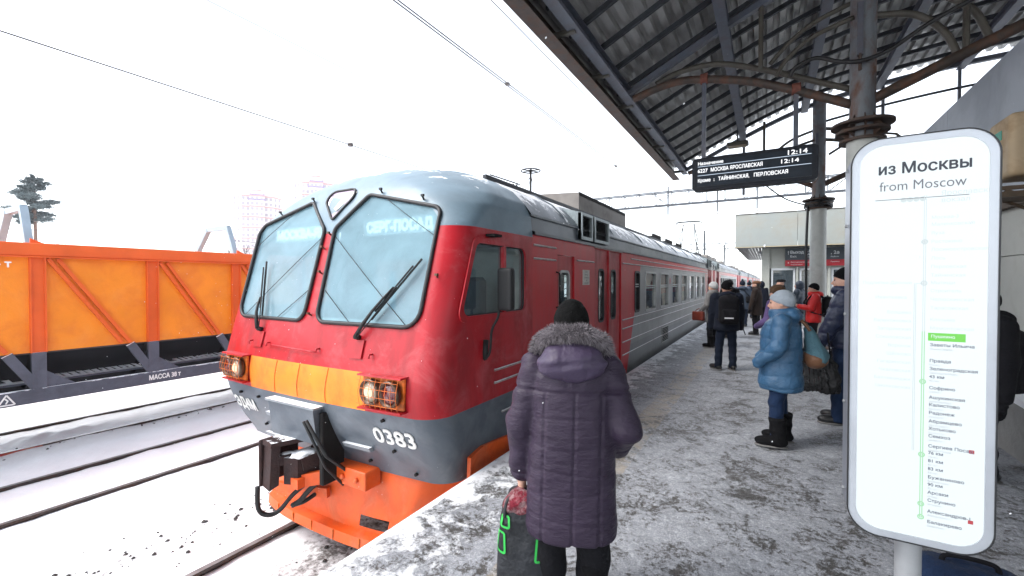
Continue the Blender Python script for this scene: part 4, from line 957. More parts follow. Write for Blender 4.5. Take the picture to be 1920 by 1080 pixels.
# orange body: side sheets between the posts, top rail, walls
MB().box(WC-1.46, WC-1.40, Y0w, Y1w, .54, 2.3).build('far_wall', M['worange'], wg); MB().box(WC-1.45, WC+1.45, Y1w-.06, Y1w, .54, 2.3).build('end_wall', M['worange'], wg); MB().box(WC-1.45, WC+1.45, Y0w, Y0w+.06, .54, 2.3).build('end_wall', M['worange'], wg)
posts = [2.26-1.55*4+1.55*i for i in range(10)]
for i in range(9):
    m = MB(); m.box(WX-.05, WX-.02, posts[i], posts[i+1]-.004, .53, 2.11); m.build('side_sheet', M['worange'], wg)
m = MB(); m.box(WX-.06, WX+.075, Y0w, Y1w, 2.105, 2.32, bev=.012); m.box(WX-.02, WX+.10, Y0w, Y1w, 2.085, 2.105); m.build('top_rail', M['worange2'], wg)
m = MB(); m.box(WX-.30, WX-.06, Y0w, Y1w, .50, .528); m.build('bottom_ledge', mat('snowy ledge', (.05,.05,.055), .7, snow=.7), wg)
for y in posts:
    m = MB(); m.box(WX-.02, WX+.05, y-.095, y-.075, .53, 2.085); m.box(WX-.02, WX+.05, y+.075, y+.095, .53, 2.085); m.box(WX-.02, WX+.02, y-.075, y+.075, .53, 2.085); m.build('post', M['worange2'], wg)
    MB().box(WX-.03, WX+.04, y-.085, y+.085, -.06, .53).build('post_foot', M['wgrey'], wg)
for y in posts[:-1]:
    a, b = y+.12, y+1.22
    for d in (0, .12):
        MB().bar((WX+.01, a+d, 2.07), (WX+.01, b+d-.15, .56), .05, .055).build('brace', M['worange2'], wg)
    MB().bar((WX+.0, b-.02, .52), (WX+.0, b+.30, -.04), .07, .13).build('brace_foot', M['wgrey'], wg)
    MB().prism([(WX-.02,y+.08,-.06),(WX-.02,y+.45,-.06),(WX-.02,y+.08,.22)], (.02,0,0)).build('gusset', M['wgrey'], wg)
m = MB(); m.box(WX-.04, WX+.05, Y0w, Y1w, -.29, -.06, bev=.01); m.build('sole_bar', M['wgrey'], wg)
m = MB(); m.box(WC-1.55, WC-1.45, Y0w, Y1w, -.29, -.06); m.build('sole_bar', M['wgrey'], wg)
for i in range(9):
    y = posts[i]+.03; m = MB()
    m.prism([(WC+1.35,y,.53),(WC+.55,y,-.20),(WC-.55,y,-.20),(WC-1.35,y,.53)], (0,1.46,0)); m.build('hopper_chute', M['wdark'], wg)
    m = MB(); m.box(WC+.95, WC+1.18, y+.0, y+1.5, -.03, .005); m.build('walkway', M['wgrey'], wg)
m = MB()
for i in range(130):
    y = posts[0]+i*.10; 
    if random.random() < .85: m.add([(WC+.9+random.uniform(-.05,.05),y,.03+random.uniform(0,.03)),(WC+1.16,y+.02,.025),(WC+1.16,y+.08,.025),(WC+.92,y+.075,.05)], [(0,1,2,3)])
tag(m.build('walkway_snow', M['flake'], wg), kind='stuff')
m = MB(); m.box(WC-.35, WC+.35, Y0w, Y1w, -.45, -.12); m.build('centre_sill', M['wdark'], wg)
for yy in (-1.6, 8.6):
    b = MB().box(WC-1.0, WC+1.0, yy-1.3, yy+1.3, -.75, -.45).build('bogie', M['under'], wg)
    for wy in (yy-.9, yy+.9):
        for s in (1,-1): MB().lathe([(.0,-.06),(.46,-.06),(.46,.06),(.0,.06)], (WC+s*.76, wy, ZR+.46), 'x', 20).build('wheel', M['rail'], b)
for y in (2.20, 5.42, -.9, 8.5):
    m = MB(); P = [(WX-.12,y,2.28),(WX-.42,y,2.93),(WX-1.30,y,2.93),(WX-1.95,y,2.28)]
    m.bar(P[0],P[1],.10,.09); m.bar((P[1][0]+.03,y,P[1][2]),(P[2][0]-.03,y,P[2][2]),.085,.10); m.bar(P[2],P[3],.10,.09); m.build('cross_frame', M['wblue'], wg)
    MB().prism([(WX-.02,y-.01,2.32),(WX-.02,y+.16,2.32),(WX-.02,y-.01,2.40)], (-.03,0,0)).build('bracket', M['worange2'], wg)
m = MB(); put_text(m, 'МАССА 38 т', lambda u, v: (WX+.052, 3.72+u, -.215+v), .125, .004, fit=.52, push=(.0003,0,0)); m.build('mass_lettering', M['white'], wg, fix=False)
m = MB(); put_text(m, '4 т', lambda u, v: (WX+.052, 1.78+u, 1.92+v), .15, .005, push=(.0003,0,0)); m.build('load_lettering', M['white'], wg, fix=False)
m = MB()
A = [(1.80,-.255),(1.98,-.255),(1.89,-.095)]
for i in range(3): a, b = A[i], A[(i+1)%3]; m.bar((WX+.053,a[0],a[1]),(WX+.053,b[0],b[1]),.006,.02)
m.bar((WX+.053,1.875,-.15),(WX+.053,1.905,-.19),.006,.02); m.bar((WX+.053,1.905,-.19),(WX+.053,1.88,-.235),.006,.016)
m.build('warning_triangle', M['white'], wg)

# ================================================================== CANOPY
cano = thing('platform_canopy', (1.09, 7.58, 0), 'arched corrugated steel canopy on rusting pipe columns over the platform', 'canopy')
ARC = [(-2.45,4.78),(-2.0,5.02),(-1.2,5.40),(-.5,5.72),(.2,6.0),(.94,6.26),(2.2,6.46),(3.2,6.57),(4.14,6.63),(5.2,6.62),(6.4,6.46),(8,6.0),(9.5,5.3)]
def arc_z(x): return float(np.mean(np.interp(x+np.linspace(-.35,.35,7), [a for a,_ in ARC], [b for _,b in ARC])))
CY0, CY1 = -7.5, 13.75
# corrugated sheets, one per bay, ribs running along the platform
xs = []; x = -2.5; per = .19
while x < 9.4:
    xs += [(x, 0), (x+.065, 0), (x+.083, .07), (x+.152, .07), (x+.17, 0)]; x += per
edge_j = 0
bays = list(np.arange(CY0, CY1-.1, 2.125))
for bi, yb in enumerate(bays):
    y0, y1 = yb, min(yb+2.16, CY1)
    jx = 0.0
    m = MB(); m.grid([[(xx+jx, y, arc_z(xx)+.13+h+(.003*bi%2)) for xx, h in xs] for y in (y0, y1)]); m.build('roof_sheet', M['galv'], cano)
# purlins crossing under the sheets
def arc_path(x0, x1, dz, n=22): return [(x0+(x1-x0)*t/n, arc_z(x0+(x1-x0)*t/n)+dz) for t in range(n+1)]
for i, y in enumerate(np.arange(CY0+.35, CY1, .70)):
    P = arc_path(-2.3, 9.2, .085); m = MB(); m.grid([[(a, y+dy, z+dz) for dy, dz in ((-.025,.04),(.025,.04),(.025,-.04),(-.025,-.04))] for a, z in P], close=True); m.build('purlin', M['purlin'], cano)
for x in (-2.12, -.62, .78, 2.25, 3.7, 5.4, 7.2):
    z = arc_z(x)
    m = MB(); w = .075
    m.box(x-w, x+w, CY0, CY1-.05, z+.025, z+.04); m.box(x-w, x+w, CY0, CY1-.05, z-.13, z-.115); m.box(x-.008, x+.008, CY0, CY1-.05, z-.115, z+.025)
    m.build('beam', M['beam'], cano)
m = MB(); m.box(-2.47, -2.44, CY0, CY1, 4.70, 4.98); m.box(-2.44, -2.28, CY0, CY1, 4.70, 4.715); m.build('gutter', M['collar'], cano)
for y in np.arange(CY0+.5, CY1, 1.35): MB().box(-2.46, -2.10, y-.03, y+.03, 4.80, 4.86).build('edge_bracket', M['tubeg'], cano)
# end frame
for y in (CY1-.12, 7.58):
    P = arc_path(-2.2, 9.0, -.02); m = MB(); m.grid([[(a, y+dy, z+dz) for dy, dz in ((-.05,.04),(.05,.04),(.05,-.06),(-.05,-.06))] for a, z in P], close=True); m.build('end_arch' if y > 8 else 'arch', M['beam'], cano)
P = arc_path(1.0, 9.0, -.55); MB().tube([(a, CY1-.12, z) for a, z in P], .03, 6).build('tie_rod', M['purlin'], cano, smooth=True)
for x in (-.6, 1.8, 2.35, 3.68, 5.3): MB().tube([(x, CY1-.12, arc_z(x)), (x, CY1-.12, arc_z(x)-(1.6 if x < 3 else 1.7))], .035, 6).build('hanger_post', M['beam'], cano)
MB().tube([(1.3,CY1-.12,4.9),(2.0,CY1-.12,5.35),(2.6,CY1-.12,5.2),(3.6,CY1-.12,4.1)], .03, 6).build('curved_strut', M['tubeg'], cano, smooth=True)
# columns
def column(yc, white_top):
    c = thing('column', (1.09, yc, 0)); c.parent = cano; c.location = (0, yc-7.58, 0)
    def part(name, mb, m, **k): return mb.build(name, m, c, **k)
    part('lower_pipe', MB().lathe([(.175,0),(.175,white_top)], (1.09,yc,0), 'z', 32), M['colwhite'], auto=40)
    part('upper_pipe', MB().lathe([(.145,white_top),(.145,arc_z(1.09)+.02)], (1.09,yc,0), 'z', 32), M['colrust'], auto=40)
    part('foot_plate', MB().box(.82, 1.36, yc-.27, yc+.27, 0, .02), M['collar'])
    for z, r in ((white_top-.02,.26),(white_top+.10,.30),(white_top+.20,.35)):
        part('collar_plate', MB().lathe([(.14,0),(r,-.012),(r,.022),(.14,.055)], (1.09,yc,z), 'z', 36), M['collar'], auto=40)
    for k in range(8):
        a = PI/4*k; m = MB(); m.prism([(1.09+.145*math.cos(a),yc+.145*math.sin(a),white_top+.02),(1.09+.28*math.cos(a),yc+.28*math.sin(a),white_top+.11),(1.09+.145*math.cos(a),yc+.145*math.sin(a),white_top+.33)], (.012*-math.sin(a),.012*math.cos(a),0)); part('fin', m, M['collar'])
    return c
column(7.58, 3.62); column(13.55, 3.55); column(-4.4, 3.62)
for yc in (7.58, 13.55):
    T = lambda P, r, nm, mm: MB().tube(curve([(x, yc+dy, h+1.7) for x, dy, h in P], 20), r, 10).build(nm, mm, cano, smooth=True)
    T([(-2.02,0,3.12),(-1.5,0,3.24),(-1.04,0,3.23),(-.28,0,3.03),(.4,0,2.72),(.98,0,2.42)], .062, 'curved_strut', M['tube'])
    T([(-1.7,.25,3.40),(-1.3,.25,3.52),(-.7,.25,3.50),(0,.25,3.22),(.6,.25,2.92),(1.0,.2,2.70)], .045, 'curved_strut', M['tubeg'])
    T([(1.2,0,2.45),(2.0,0,2.80),(2.6,0,3.05),(3.6,0,3.5),(4.6,0,4.2)], .070, 'curved_strut', M['tube'])
    for P in (((0,.1,3.26),(.25,.1,3.52),(.55,.1,3.72),(.97,.1,3.86)), ((.08,-.1,2.98),(.2,-.1,3.18),(.5,-.1,3.42),(.97,-.1,3.56))): T(P, .032, 'brace', M['tubeg'])
    for P in (((1.2,0,3.57),(1.62,0,3.45),(1.9,0,3.15),(2.02,0,2.85)), ((1.2,.05,3.86),(1.75,.05,3.72),(2.15,.05,3.4),(2.32,.05,3.0))): T(P, .042, 'brace', M['tubeg'])
    for x, y0, y1 in ((-.12,3.2,4.25),(2.1,2.9,4.6)): MB().tube([(x, yc, y0+1.7), (x, yc, y1+1.7)], .035, 8).build('rod', M['tubeg'], cano)
    MB().box(1.0, 1.06, yc-.21, yc-.15, 4.7, 5.4).build('lug', M['beam'], cano); MB().tube([(1.03,yc-.2,4.72),(1.03,yc-.2,4.5)], .02, 6).build('lug_pin', M['collar'], cano)
# black cable slung between the struts and the column, and bundled at the second column
tag(MB().tube(curve([(.25,7.45,4.62),(.32,7.40,4.72),(.55,7.38,4.78),(.80,7.36,4.66),(1.05,7.33,4.60),(1.35,7.33,4.68),(1.75,7.2,4.88),(2.4,7.0,5.05),(4.0,6.6,5.35)], 40), .028, 6).build('power_cable', M['cable'], smooth=True), 'thick black cable sagging across the rusty column under the canopy', 'cable')
m = MB(); r0 = random.Random(3)
for k in range(7):
    a0 = r0.uniform(0, 6); P = [(1.09+(.24+.07*r0.random())*math.cos(a0+t*.8), 13.55+(.24+.07*r0.random())*math.sin(a0+t*.8), 3.55+.16*r0.random()) for t in range(9)]; m.tube(curve(P, 32), .018, 5)
m.tube(curve([(.86,13.4,3.6),(.83,13.35,2.6),(.84,13.36,1.2),(.84,13.36,.02)], 12), .03, 6)
m.tube(curve([(.86,13.45,3.62),(.3,13.5,3.9),(-.4,13.55,4.6)], 12), .018, 5)
tag(m.build('cable_bundle', M['cable'], smooth=True), 'tangled black cables coiled round the far column collar', 'cable')
# lamp under the canopy
lp = thing('canopy_lamp', (-.7, 12.6, 5.2), 'grey floodlight fixed under the far end of the canopy', 'lamp')
MB().box(-.95, -.45, 12.45, 12.75, 5.14, 5.24, bev=.03).build('housing', M['tubeg'], lp); MB().box(-.9, -.5, 12.48, 12.72, 5.128, 5.139).build('lens', M['lamplens'], lp); MB().tube([(-.7,12.6,5.24),(-.7,12.6,5.62)], .02, 6).build('bracket', M['purlin'], lp)

# ================================================================== DEPARTURE BOARD
bx0, bx1, by, bz0, bz1 = -1.06, .60, 7.50, 3.135, 3.64
bd = thing('departure_board', ((bx0+bx1)/2, by+.1, bz1), 'dark electronic departure board hanging from the curved strut, showing 12:14', 'departure board')
m = MB(); m.prism([(x, by, z) for x, z in rounded([(bx0,bz0),(bx1,bz0),(bx1,bz1),(bx0,bz1)], .06, 4)], (0,.20,0)); m.build('housing', M['board'], bd, auto=40)
MB().box(bx0+.075, bx1-.075, by-.006, by+.002, bz0+.055, bz1-.05).build('screen', M['screen'], bd)
fb = lambda u, v: (bx0+u, by-.010, bz0+v)
def led(t, u, v, s, fit):
    m = MB(); put_text(m, t, lambda a, b: fb(u+a, v+b), s, .009*s, fit=fit); m.build('led_lettering', M['led'], bd, fix=False)
led('Назначение', .085, .392, .070, .36); led('12:14', 1.27, .388, .092, .235); led('6227', .085, .275, .080, .14); led('МОСКВА ЯРОСЛАВСКАЯ', .27, .275, .080, .70); led('12:14', 1.19, .275, .080, .215)
led('Кроме', .085, .125, .075, .18); led(':', .31, .125, .075, .012); led('ТАЙНИНСКАЯ,', .38, .125, .078, .42); led('ПЕРЛОВСКАЯ', .86, .125, .078, .43)
for v in (.365, .225): MB().box(bx0+.085, bx1-.085, by-.011, by-.007, bz0+v, bz0+v+.008).build('rule_line', M['ledline'], bd)
for x, h in ((-.90, 3.19), (.33, 2.76)):
    r_ = MB().box(x-.03, x+.03, 7.55, 7.61, bz1, h+1.70).build('hanger_rod', M['beam'], bd)
    MB().lathe([(.075,-.055),(.082,-.05),(.082,.05),(.075,.055)], (x,7.58,h+1.72), 'x', 16).build('clamp', mat('rust clamp %g' % x, (.14,.045,.03), .8, 0, .3, 20), r_)

# ================================================================== ROUTE SIGN
SX0, SX1, SY, SZ0, SZ1 = .308, .770, 2.40, .605, 2.305
sg = thing('route_sign', ((SX0+SX1)/2, SY+.09, 0), 'tall rounded backlit route map sign headed from Moscow on a grey pole', 'sign')
def rr(ins, r): return rounded([(SX0+ins,SZ0+ins),(SX1-ins,SZ0+ins),(SX1-ins,SZ1-ins),(SX0+ins,SZ1-ins)], r, 10)
m = MB(); m.prism([(x, SY+.012, z) for x, z in rr(.004,.105)], (0,.165,0)); m.build('case', M['signside'], sg, auto=40)
m = MB(); o_, i_ = rr(0,.11), rr(.0045,.1055); n = len(o_)
m.add([(x,SY-.004,z) for x,z in o_]+[(x,SY-.004,z) for x,z in i_]+[(x,SY+.013,z) for x,z in o_]+[(x,SY+.003,z) for x,z in i_], [(k,(k+1)%n,n+(k+1)%n,n+k) for k in range(n)]+[(k,2*n+k,2*n+(k+1)%n,(k+1)%n) for k in range(n)]+[(n+k,n+(k+1)%n,3*n+(k+1)%n,3*n+k) for k in range(n)]); m.build('edge_seal', M['signedge'], sg)
m = MB(); o_, i_ = rr(.0045,.1055), rr(.032,.085)
m.add([(x,SY,z) for x,z in o_]+[(x,SY-.001,z) for x,z in i_]+[(x,SY+.006,z) for x,z in i_], [(k,(k+1)%n,n+(k+1)%n,n+k) for k in range(n)]+[(n+k,n+(k+1)%n,2*n+(k+1)%n,2*n+k) for k in range(n)]); m.build('border', M['signframe'], sg)
m = MB(); m.add([(x,SY+.004,z) for x,z in rr(.030,.085)], [tuple(range(n))]); m.build('lightbox_face', M['lightbox'], sg)
for z in (.75,1.15,1.55,1.95,2.2): MB().lathe([(.0,-.010),(.008,-.008),(.008,0)], (SX0+.002,SY+.10,z), 'x', 10).build('screw', M['alu'], sg)
MB().lathe([(.045,0),(.045,.61)], (.535,SY+.10,0), 'z', 24).build('pole', M['pole'], sg, auto=40); MB().box(.40,.67,SY-.03,SY+.23,0,.015).build('foot_plate', M['pole'], sg)
fs_ = lambda x, z: (x, SY+.0025, z)
def stext(name, items, mm):
    m = MB()
    for t, x, z, s, b, al, fit in items: put_text(m, t, lambda u, v, x=x, z=z: fs_(x+u, z+v), s, b, al, fit=fit)
    return m.build(name, mm, sg, fix=False)
stext('heading_lettering', [('из Москвы', .400, 2.150, .062, .0014, 'LEFT', .283)], M['signink'])
stext('subheading_lettering', [('from Moscow', .406, 2.080, .056, .0, 'LEFT', .268)], M['signgrey'])
MB().box(.393,.682,SY+.0015,SY+.0035,2.041,2.0435).build('rule_line', M['signgrey'], sg)
def pz(py): return 1.7-(py-527)/820*1.784
names = [('Заветы Ильича','Zavety Ilyicha',645),('Правда','Pravda',675),('Зеленоградская','Zelenogradskaya',690),('43 км','43 km',705),('Софрино','Sofrino',726),('Ашукинская','Ashukinskaya',744),('Калистово','Kalistovo',758),('Радонеж','Radonezh',773),('Абрамцево','Abramtsevo',789),('Хотьково','Khotkovo',803),('Семхоз','Semkhoz',817),('Сергиев Посад','Sergiev Posad',836),('76 км','76 km',849),('81 км','81 km',864),('83 км','83 km',879),('Бужаниново','Buzhaninovo',895),('90 км','90 km',909),('Арсаки','Arsaki',924),('Струнино','Strunino',939),('Александров-1','Aleksandrov-1',960),('Балакирево','Balakirevo',980)]
stext('station_lettering', [(a, .572, pz(py)-.009, .0180, .0003, 'LEFT', None) for a, b, py in names], M['signsmall'])
stext('station_translation_lettering', [(b, .572, pz(py)-.024, .0125, 0, 'LEFT', None) for a, b, py in names], M['signsub'])
pale = [('Ярославский',.600,365,.026),('вокзал',.600,378,.026),('Москва-3',.572,408,.018),('Маленковская',.572,421,.018),('Яуза',.572,437,.018),('Ростокино',.572,453,.018),('Лосиноостровская',.572,468,.018),('Лось',.572,484,.018),('Перловская',.572,500,.018),('Тайнинская',.572,516,.018),('Мытищи',.572,530,.018),('Строитель',.572,545,.018),('Челюскинская',.572,561,.018),('Тарасовская',.572,577,.018),('Клязьма',.572,599,.018),('Мамонтовская',.572,615,.018)]
stext('faded_lettering', [(a, x, pz(py)-.006, s, 0, 'LEFT', None) for a, x, py, s in pale]+[('Подлипки-Дачные',.515,pz(530)-.006,.018,0,'RIGHT',None),('Ивантеевка',.500,pz(561),.018,0,'RIGHT',None)]+[(t,.515,pz(590+16*i),.018,0,'RIGHT',None) for i, t in enumerate(('Болшево','Валентиновка','Загорянская','Соколовская','Воронок','Щёлково','Гагаринская','Чкаловская','Бахчиванджи','Циолковская'))], M['signpale'])
m = MB(); m.box(.5545,.5565,SY+.0015,SY+.0035,pz(622),pz(366)); m.box(.5485,.5505,SY+.0015,SY+.0035,pz(622),pz(366)); m.box(.528,.5485,SY+.0015,SY+.0035,pz(532),pz(531)); m.box(.526,.528,SY+.0015,SY+.0035,pz(850),pz(531)); m.box(.521,.523,SY+.0015,SY+.0035,pz(850),pz(531)); m.build('upper_route_line', M['signpale'], sg)
m = MB(); m.box(.5545,.5575,SY+.0015,SY+.0035,pz(975),pz(622)); m.box(.5475,.5505,SY+.0015,SY+.0035,pz(975),pz(622)); m.build('green_route_line', M['signgreenpale'], sg)
for py in (453, 531, 717, 856, 950, 975): MB().lathe([(.011,0),(.011,-.0015),(.007,-.0015),(.007,0)], (.5525,SY+.004,pz(py)), 'y', 16).build('stop_ring', M['signgreenpale'] if py > 600 else M['signpale'], sg)
MB().box(.567,.678,SY+.0012,SY+.0036,pz(639),pz(624)).build('current_stop_plate', M['signgreen'], sg)
stext('current_stop_lettering', [('Пушкино', .575, pz(633), .0165, .0003, 'LEFT', None), ('Pushkino', .575, pz(638.5), .010, 0, 'LEFT', None)], M['lightbox']); sg.children[-1].location.y -= .002
for py in (838, 967): MB().box(.693,.708,SY+.0012,SY+.0036,pz(py)-.007,pz(py)+.007).build('badge', M['signred'], sg)
for i in range(4): MB().lathe([(.010,0),(.010,-.0015),(.006,-.0015),(.006,0)], (.485+.020*i,SY+.004,pz(372)), 'y', 14).build('interchange_ring', M['signpale'], sg)

for o_ in sg.children:
    if o_.name in ('station_lettering', 'station_translation_lettering', 'faded_lettering'): o_['kind'] = 'stuff'

# ================================================================== STATION BUILDING further along the platform
FY = 19.3
st = thing('station_building', (2.2, 20.5, 0), 'pale station pavilion with a deep steel fascia, slatted soffit and glazed doors', 'building')
for i in range(4):
    x0 = -1.07+2.0*i; m = MB(); m.box(x0+.004, x0+1.996, FY, FY+.05, 3.03, 4.27, bev=.006); m.build('fascia_panel', M['cladding'], st)
for i in range(6):
    m = MB(); m.box(-1.12, -1.07, FY+.05+2*i, FY+2.045+2*i, 3.03, 4.27); m.build('fascia_panel', M['cladding'], st)
MB().box(-1.05, 7, FY+.05, 32, 4.2, 4.24).build('roof_deck', M['concrete'], st); MB().box(-1.13, 7, FY-.012, FY+.06, 4.275, 4.31).build('roof_trim', M['tubeg'], st); MB().box(-1.13, 7, FY-.008, FY+.055, 3.0, 3.03).build('fascia_trim', mat('ochre trim', (.42,.36,.24), .6), st)
for i in range(10):
    x = -1.04+.115*i; MB().box(x, x+.10, FY+.06, 31.5, 3.015, 3.03).build('soffit_slat', M['soffit'], st)
MB().box(-.02, 7, FY+.06, 31.5, 3.01, 3.028).build('soffit', M['soffit'], st)
SB = 20.0
for x0, x1 in ((-.22,.05),(.92,1.0),(1.9,2.0)): MB().box(x0, x1, SB-.10, SB+.12, 0, 3.0, bev=.01).build('pillar', M['facade'], st)
m = MB(); side = [(-.2,7)]; m.box(.05, 7, SB, SB+.08, 2.2, 3.0); m.box(.05, 7, SB, SB+.08, 0, .12); m.box(2.9, 7, SB, SB+.08, .12, 2.2); m.box(-.22, -.14, SB+.12, 31, 0, 3.0); m.build('wall', M['facade'], st)
MB().box(.12, .54, SB-.012, SB-.001, 2.3, 2.95, bev=.004).build('wall_panel', M['facade'], st)
for x0, x1 in ((.10,.90),(1.03,1.88),(2.02,2.86)):
    m = MB(); y = SB-.02
    for a, b, c, d in ((x0,x1,2.12,2.2),(x0,x1,.12,.2),(x0,x0+.07,.2,2.12),(x1-.07,x1,.2,2.12),(x0+.07,x1-.07,.95,1.0)): m.box(a, b, y, y+.08, c, d)
    w_ = m.build('window', M['winframe'], st); MB().add([(x0+.07,y+.04,.2),(x1-.07,y+.04,.2),(x1-.07,y+.04,2.12),(x0+.07,y+.04,2.12)], [(0,1,2,3)]).build('pane', M['doorwin'], w_)
    MB().box(x0+.12, x0+.45, SB+1.6, SB+1.64, 1.0, 1.9).build('inner_poster', M['paper'], w_)
MB().box(-.1, 6.9, 24, 24.1, 0, 3.0).build('inner_wall', M['innerdark'], st); MB().box(-.1, 6.9, SB+.1, 24, .001, .02).build('floor', M['innerdark'], st)
MB().lathe([(.0,-.05),(.07,-.04),(.08,.03),(.0,.06)], (-.33,SB+.6,2.86), 'z', 14).build('dome_camera', M['winframe'], st, smooth=True)
ex = thing('exit_sign', (1.7, SB-.16, 2.95), 'dark grey exit board with a red strip, hung on the pavilion front', 'sign')
EX0, EX1 = .56, 3.1
MB().box(EX0, EX1, SB-.20, SB-.13, 2.50, 2.95).build('upper_panel', M['darksign'], ex); MB().box(EX0, EX1, SB-.20, SB-.13, 2.27, 2.497).build('red_panel', M['redsign'], ex)
fe = lambda x, z: (x, SB-.204, z)
m = MB(); put_text(m, 'Выход', lambda u, v: fe(.72+u, 2.745+v), .15, .003, fit=.42); put_text(m, 'Exit', lambda u, v: fe(.72+u, 2.60+v), .12, 0, fit=.20); put_text(m, ', 2а', lambda u, v: fe(1.98+u, 2.70+v), .17, .002)
put_text(m, '1', lambda u, v: fe(1.75+u, 2.70+v), .17, .002); put_text(m, 'Platform', lambda u, v: fe(1.98+u, 2.58+v), .07)
m.add([fe(.635,2.80), fe(.665,2.85), fe(.695,2.80)], [(0,1,2)]); m.box(.657,.673,SB-.205,SB-.203,2.71,2.81)
m.lathe([(.022,0),(.0,-.002)], fe(1.33,2.86), 'y', 12); m.bar(fe(1.33,2.83), fe(1.31,2.73), .003, .035); m.bar(fe(1.31,2.73), fe(1.36,2.64), .003, .022); m.bar(fe(1.31,2.73), fe(1.26,2.66), .003, .022); m.bar(fe(1.33,2.82), fe(1.38,2.77), .003, .018); m.bar(fe(1.33,2.82), fe(1.27,2.79), .003, .018); m.box(1.24,1.42,SB-.205,SB-.203,2.60,2.612)
m.build('exit_lettering', M['signtext'], ex, fix=False)
m = MB(); put_text(m, 'Ярославский вокзал', lambda u, v: fe(.74+u, 2.40+v), .06); put_text(m, 'Yaroslavsky terminal', lambda u, v: fe(.74+u, 2.315+v), .045); put_text(m, 'Пушкино', lambda u, v: fe(1.98+u, 2.40+v), .06); m.lathe([(.02,0),(.0,-.002)], fe(.665,2.395), 'y', 12); m.build('red_strip_lettering', M['signtext'], ex, fix=False)

# ================================================================== NEAR BUILDING ON THE RIGHT, AIR CONDITIONER, PARAPET
nbg = thing('stair_building', (4.5, 7, 0), 'blue grey sheet clad stair building with beige lower wall right of the route sign', 'building')
for i in range(4):
    y1 = 12.9-2.75*i; MB().box(2.60, 2.66, y1-2.745, y1, 2.70, 4.60, bev=.004).build('cladding_sheet', M['wallgrey'], nbg)
for i in range(4):
    y1 = 12.9-2.75*i
    MB().box(2.62, 2.68, y1-2.744, y1, 2.02, 2.69, bev=.004).build('wall_panel', M['wallbeige'], nbg); MB().box(2.62, 2.68, y1-2.744, y1, 0, 2.012, bev=.004).build('wall_panel', M['wallbeige'], nbg)
MB().box(2.68, 8.5, 1.95, 12.88, 0, 4.56).build('core', M['concrete'], nbg)
MB().box(2.52, 2.60, 2.0, 12.9, 2.60, 2.695).build('ledge', M['bracket'], nbg)
ac = thing('air_conditioner', (2.4, 6.8, 2.7), 'aged beige air conditioner unit bracketed to the wall above the route sign', 'air conditioner')
v, f = field_mesh(lambda P: S_box(P, (2.42,6.83,3.13), (.26,.27,.33), .05), (2.1,6.5,2.66), (2.74,7.16,3.5), .02)
smooth_obj('casing', (v-np.array([2.4,6.8,2.7]), f), M['acbeige'], ac)
MB().box(2.30, 2.64, 6.548, 6.556, 2.82, 3.36).build('grille_panel', M['acbeige'], ac); MB().box(2.34, 2.60, 6.540, 6.547, 3.24, 3.31).build('vent_slot', M['acdark'], ac); MB().box(2.34, 2.60, 6.540, 6.547, 2.90, 3.18).build('grille_recess', mat('casing recess', (.25,.17,.10), .7), ac)
MB().box(2.155, 2.16, 6.75, 6.95, 3.22, 3.32).build('badge', M['acgreen'], ac)
for y in (6.62, 7.02):
    m = MB(); m.box(2.12, 2.60, y-.02, y+.02, 2.66, 2.70); m.bar((2.15,y,2.66), (2.59,y,2.42), .03, .03); m.build('bracket', M['bracket'], ac)
MB().box(2.10, 2.60, 6.58, 7.06, 2.58, 2.64).build('shelf', M['bracket'], ac)
pw = thing('parapet_wall', (2.2, 6, 0), 'low concrete parapet with a snowy sloping top at the foot of the building', 'wall')
m = MB(); m.prism([(2.06,3.2,0),(2.06,7.6,0),(2.06,7.6,.62),(2.06,3.2,.40)], (.22,0,0)); m.build('wall_body', M['concrete'], pw)
m = MB(); m.prism([(2.03,3.2,.40),(2.03,7.6,.62),(2.03,7.6,.67),(2.03,3.2,.46)], (.55,0,0)); m.build('snow_cap', M['flake'], pw)

# ================================================================== OVERHEAD LINES
def wire(pts, r, label, grp, sag=0.0):
    a, b = Vector(pts[0]), Vector(pts[1]); P = []
    for i in range(25): t = i/24; p = a.lerp(b, t); P.append((p.x, p.y, p.z-sag*4*t*(1-t)))
    return tag(MB().tube(P, r, 5).build('overhead_wire', M['wire']), label, 'wire', grp)
wire(((-8.55,-14,4.92),(-8.55,300,4.92)), .011, 'dark overhead contact wire running low across the upper left sky', 'overhead wires')
wire(((-8.55,-14,6.64),(-8.55,300,6.64)), .007, 'thin faint suspension wire high over the second track', 'overhead wires')
wire(((XC-.02,-14,5.29),(XC-.02,300,5.29)), .009, 'left wire of the close pair above the train roof', 'overhead wires')
wire(((XC+.03,-14,5.29),(XC+.035,300,5.29)), .009, 'right wire of the close pair above the train roof', 'overhead wires')
wire(((XC,-14,6.52),(XC,300,6.52)), .008, 'faint suspension wire highest above the train', 'overhead wires')
for i, y in enumerate((6.9, 13.5, 20.0)):
    tag(MB().box(XC-.03, XC+.04, y-.03, y+.03, 5.27, 5.32).build('wire_clamp', M['insul']), ('small dark clamp joining the pair of wires, nearest one','small dark clamp joining the pair of wires, above the roof box','farthest small clamp joining the pair of wires')[i], 'wire clamp', 'clamps on the contact wires')
tag(MB().box(-8.60, -8.50, 7.0, 7.08, 4.88, 4.96).build('wire_clamp', M['insul']), 'small dark clamp on the single left wire', 'wire clamp', 'clamps on the contact wires')
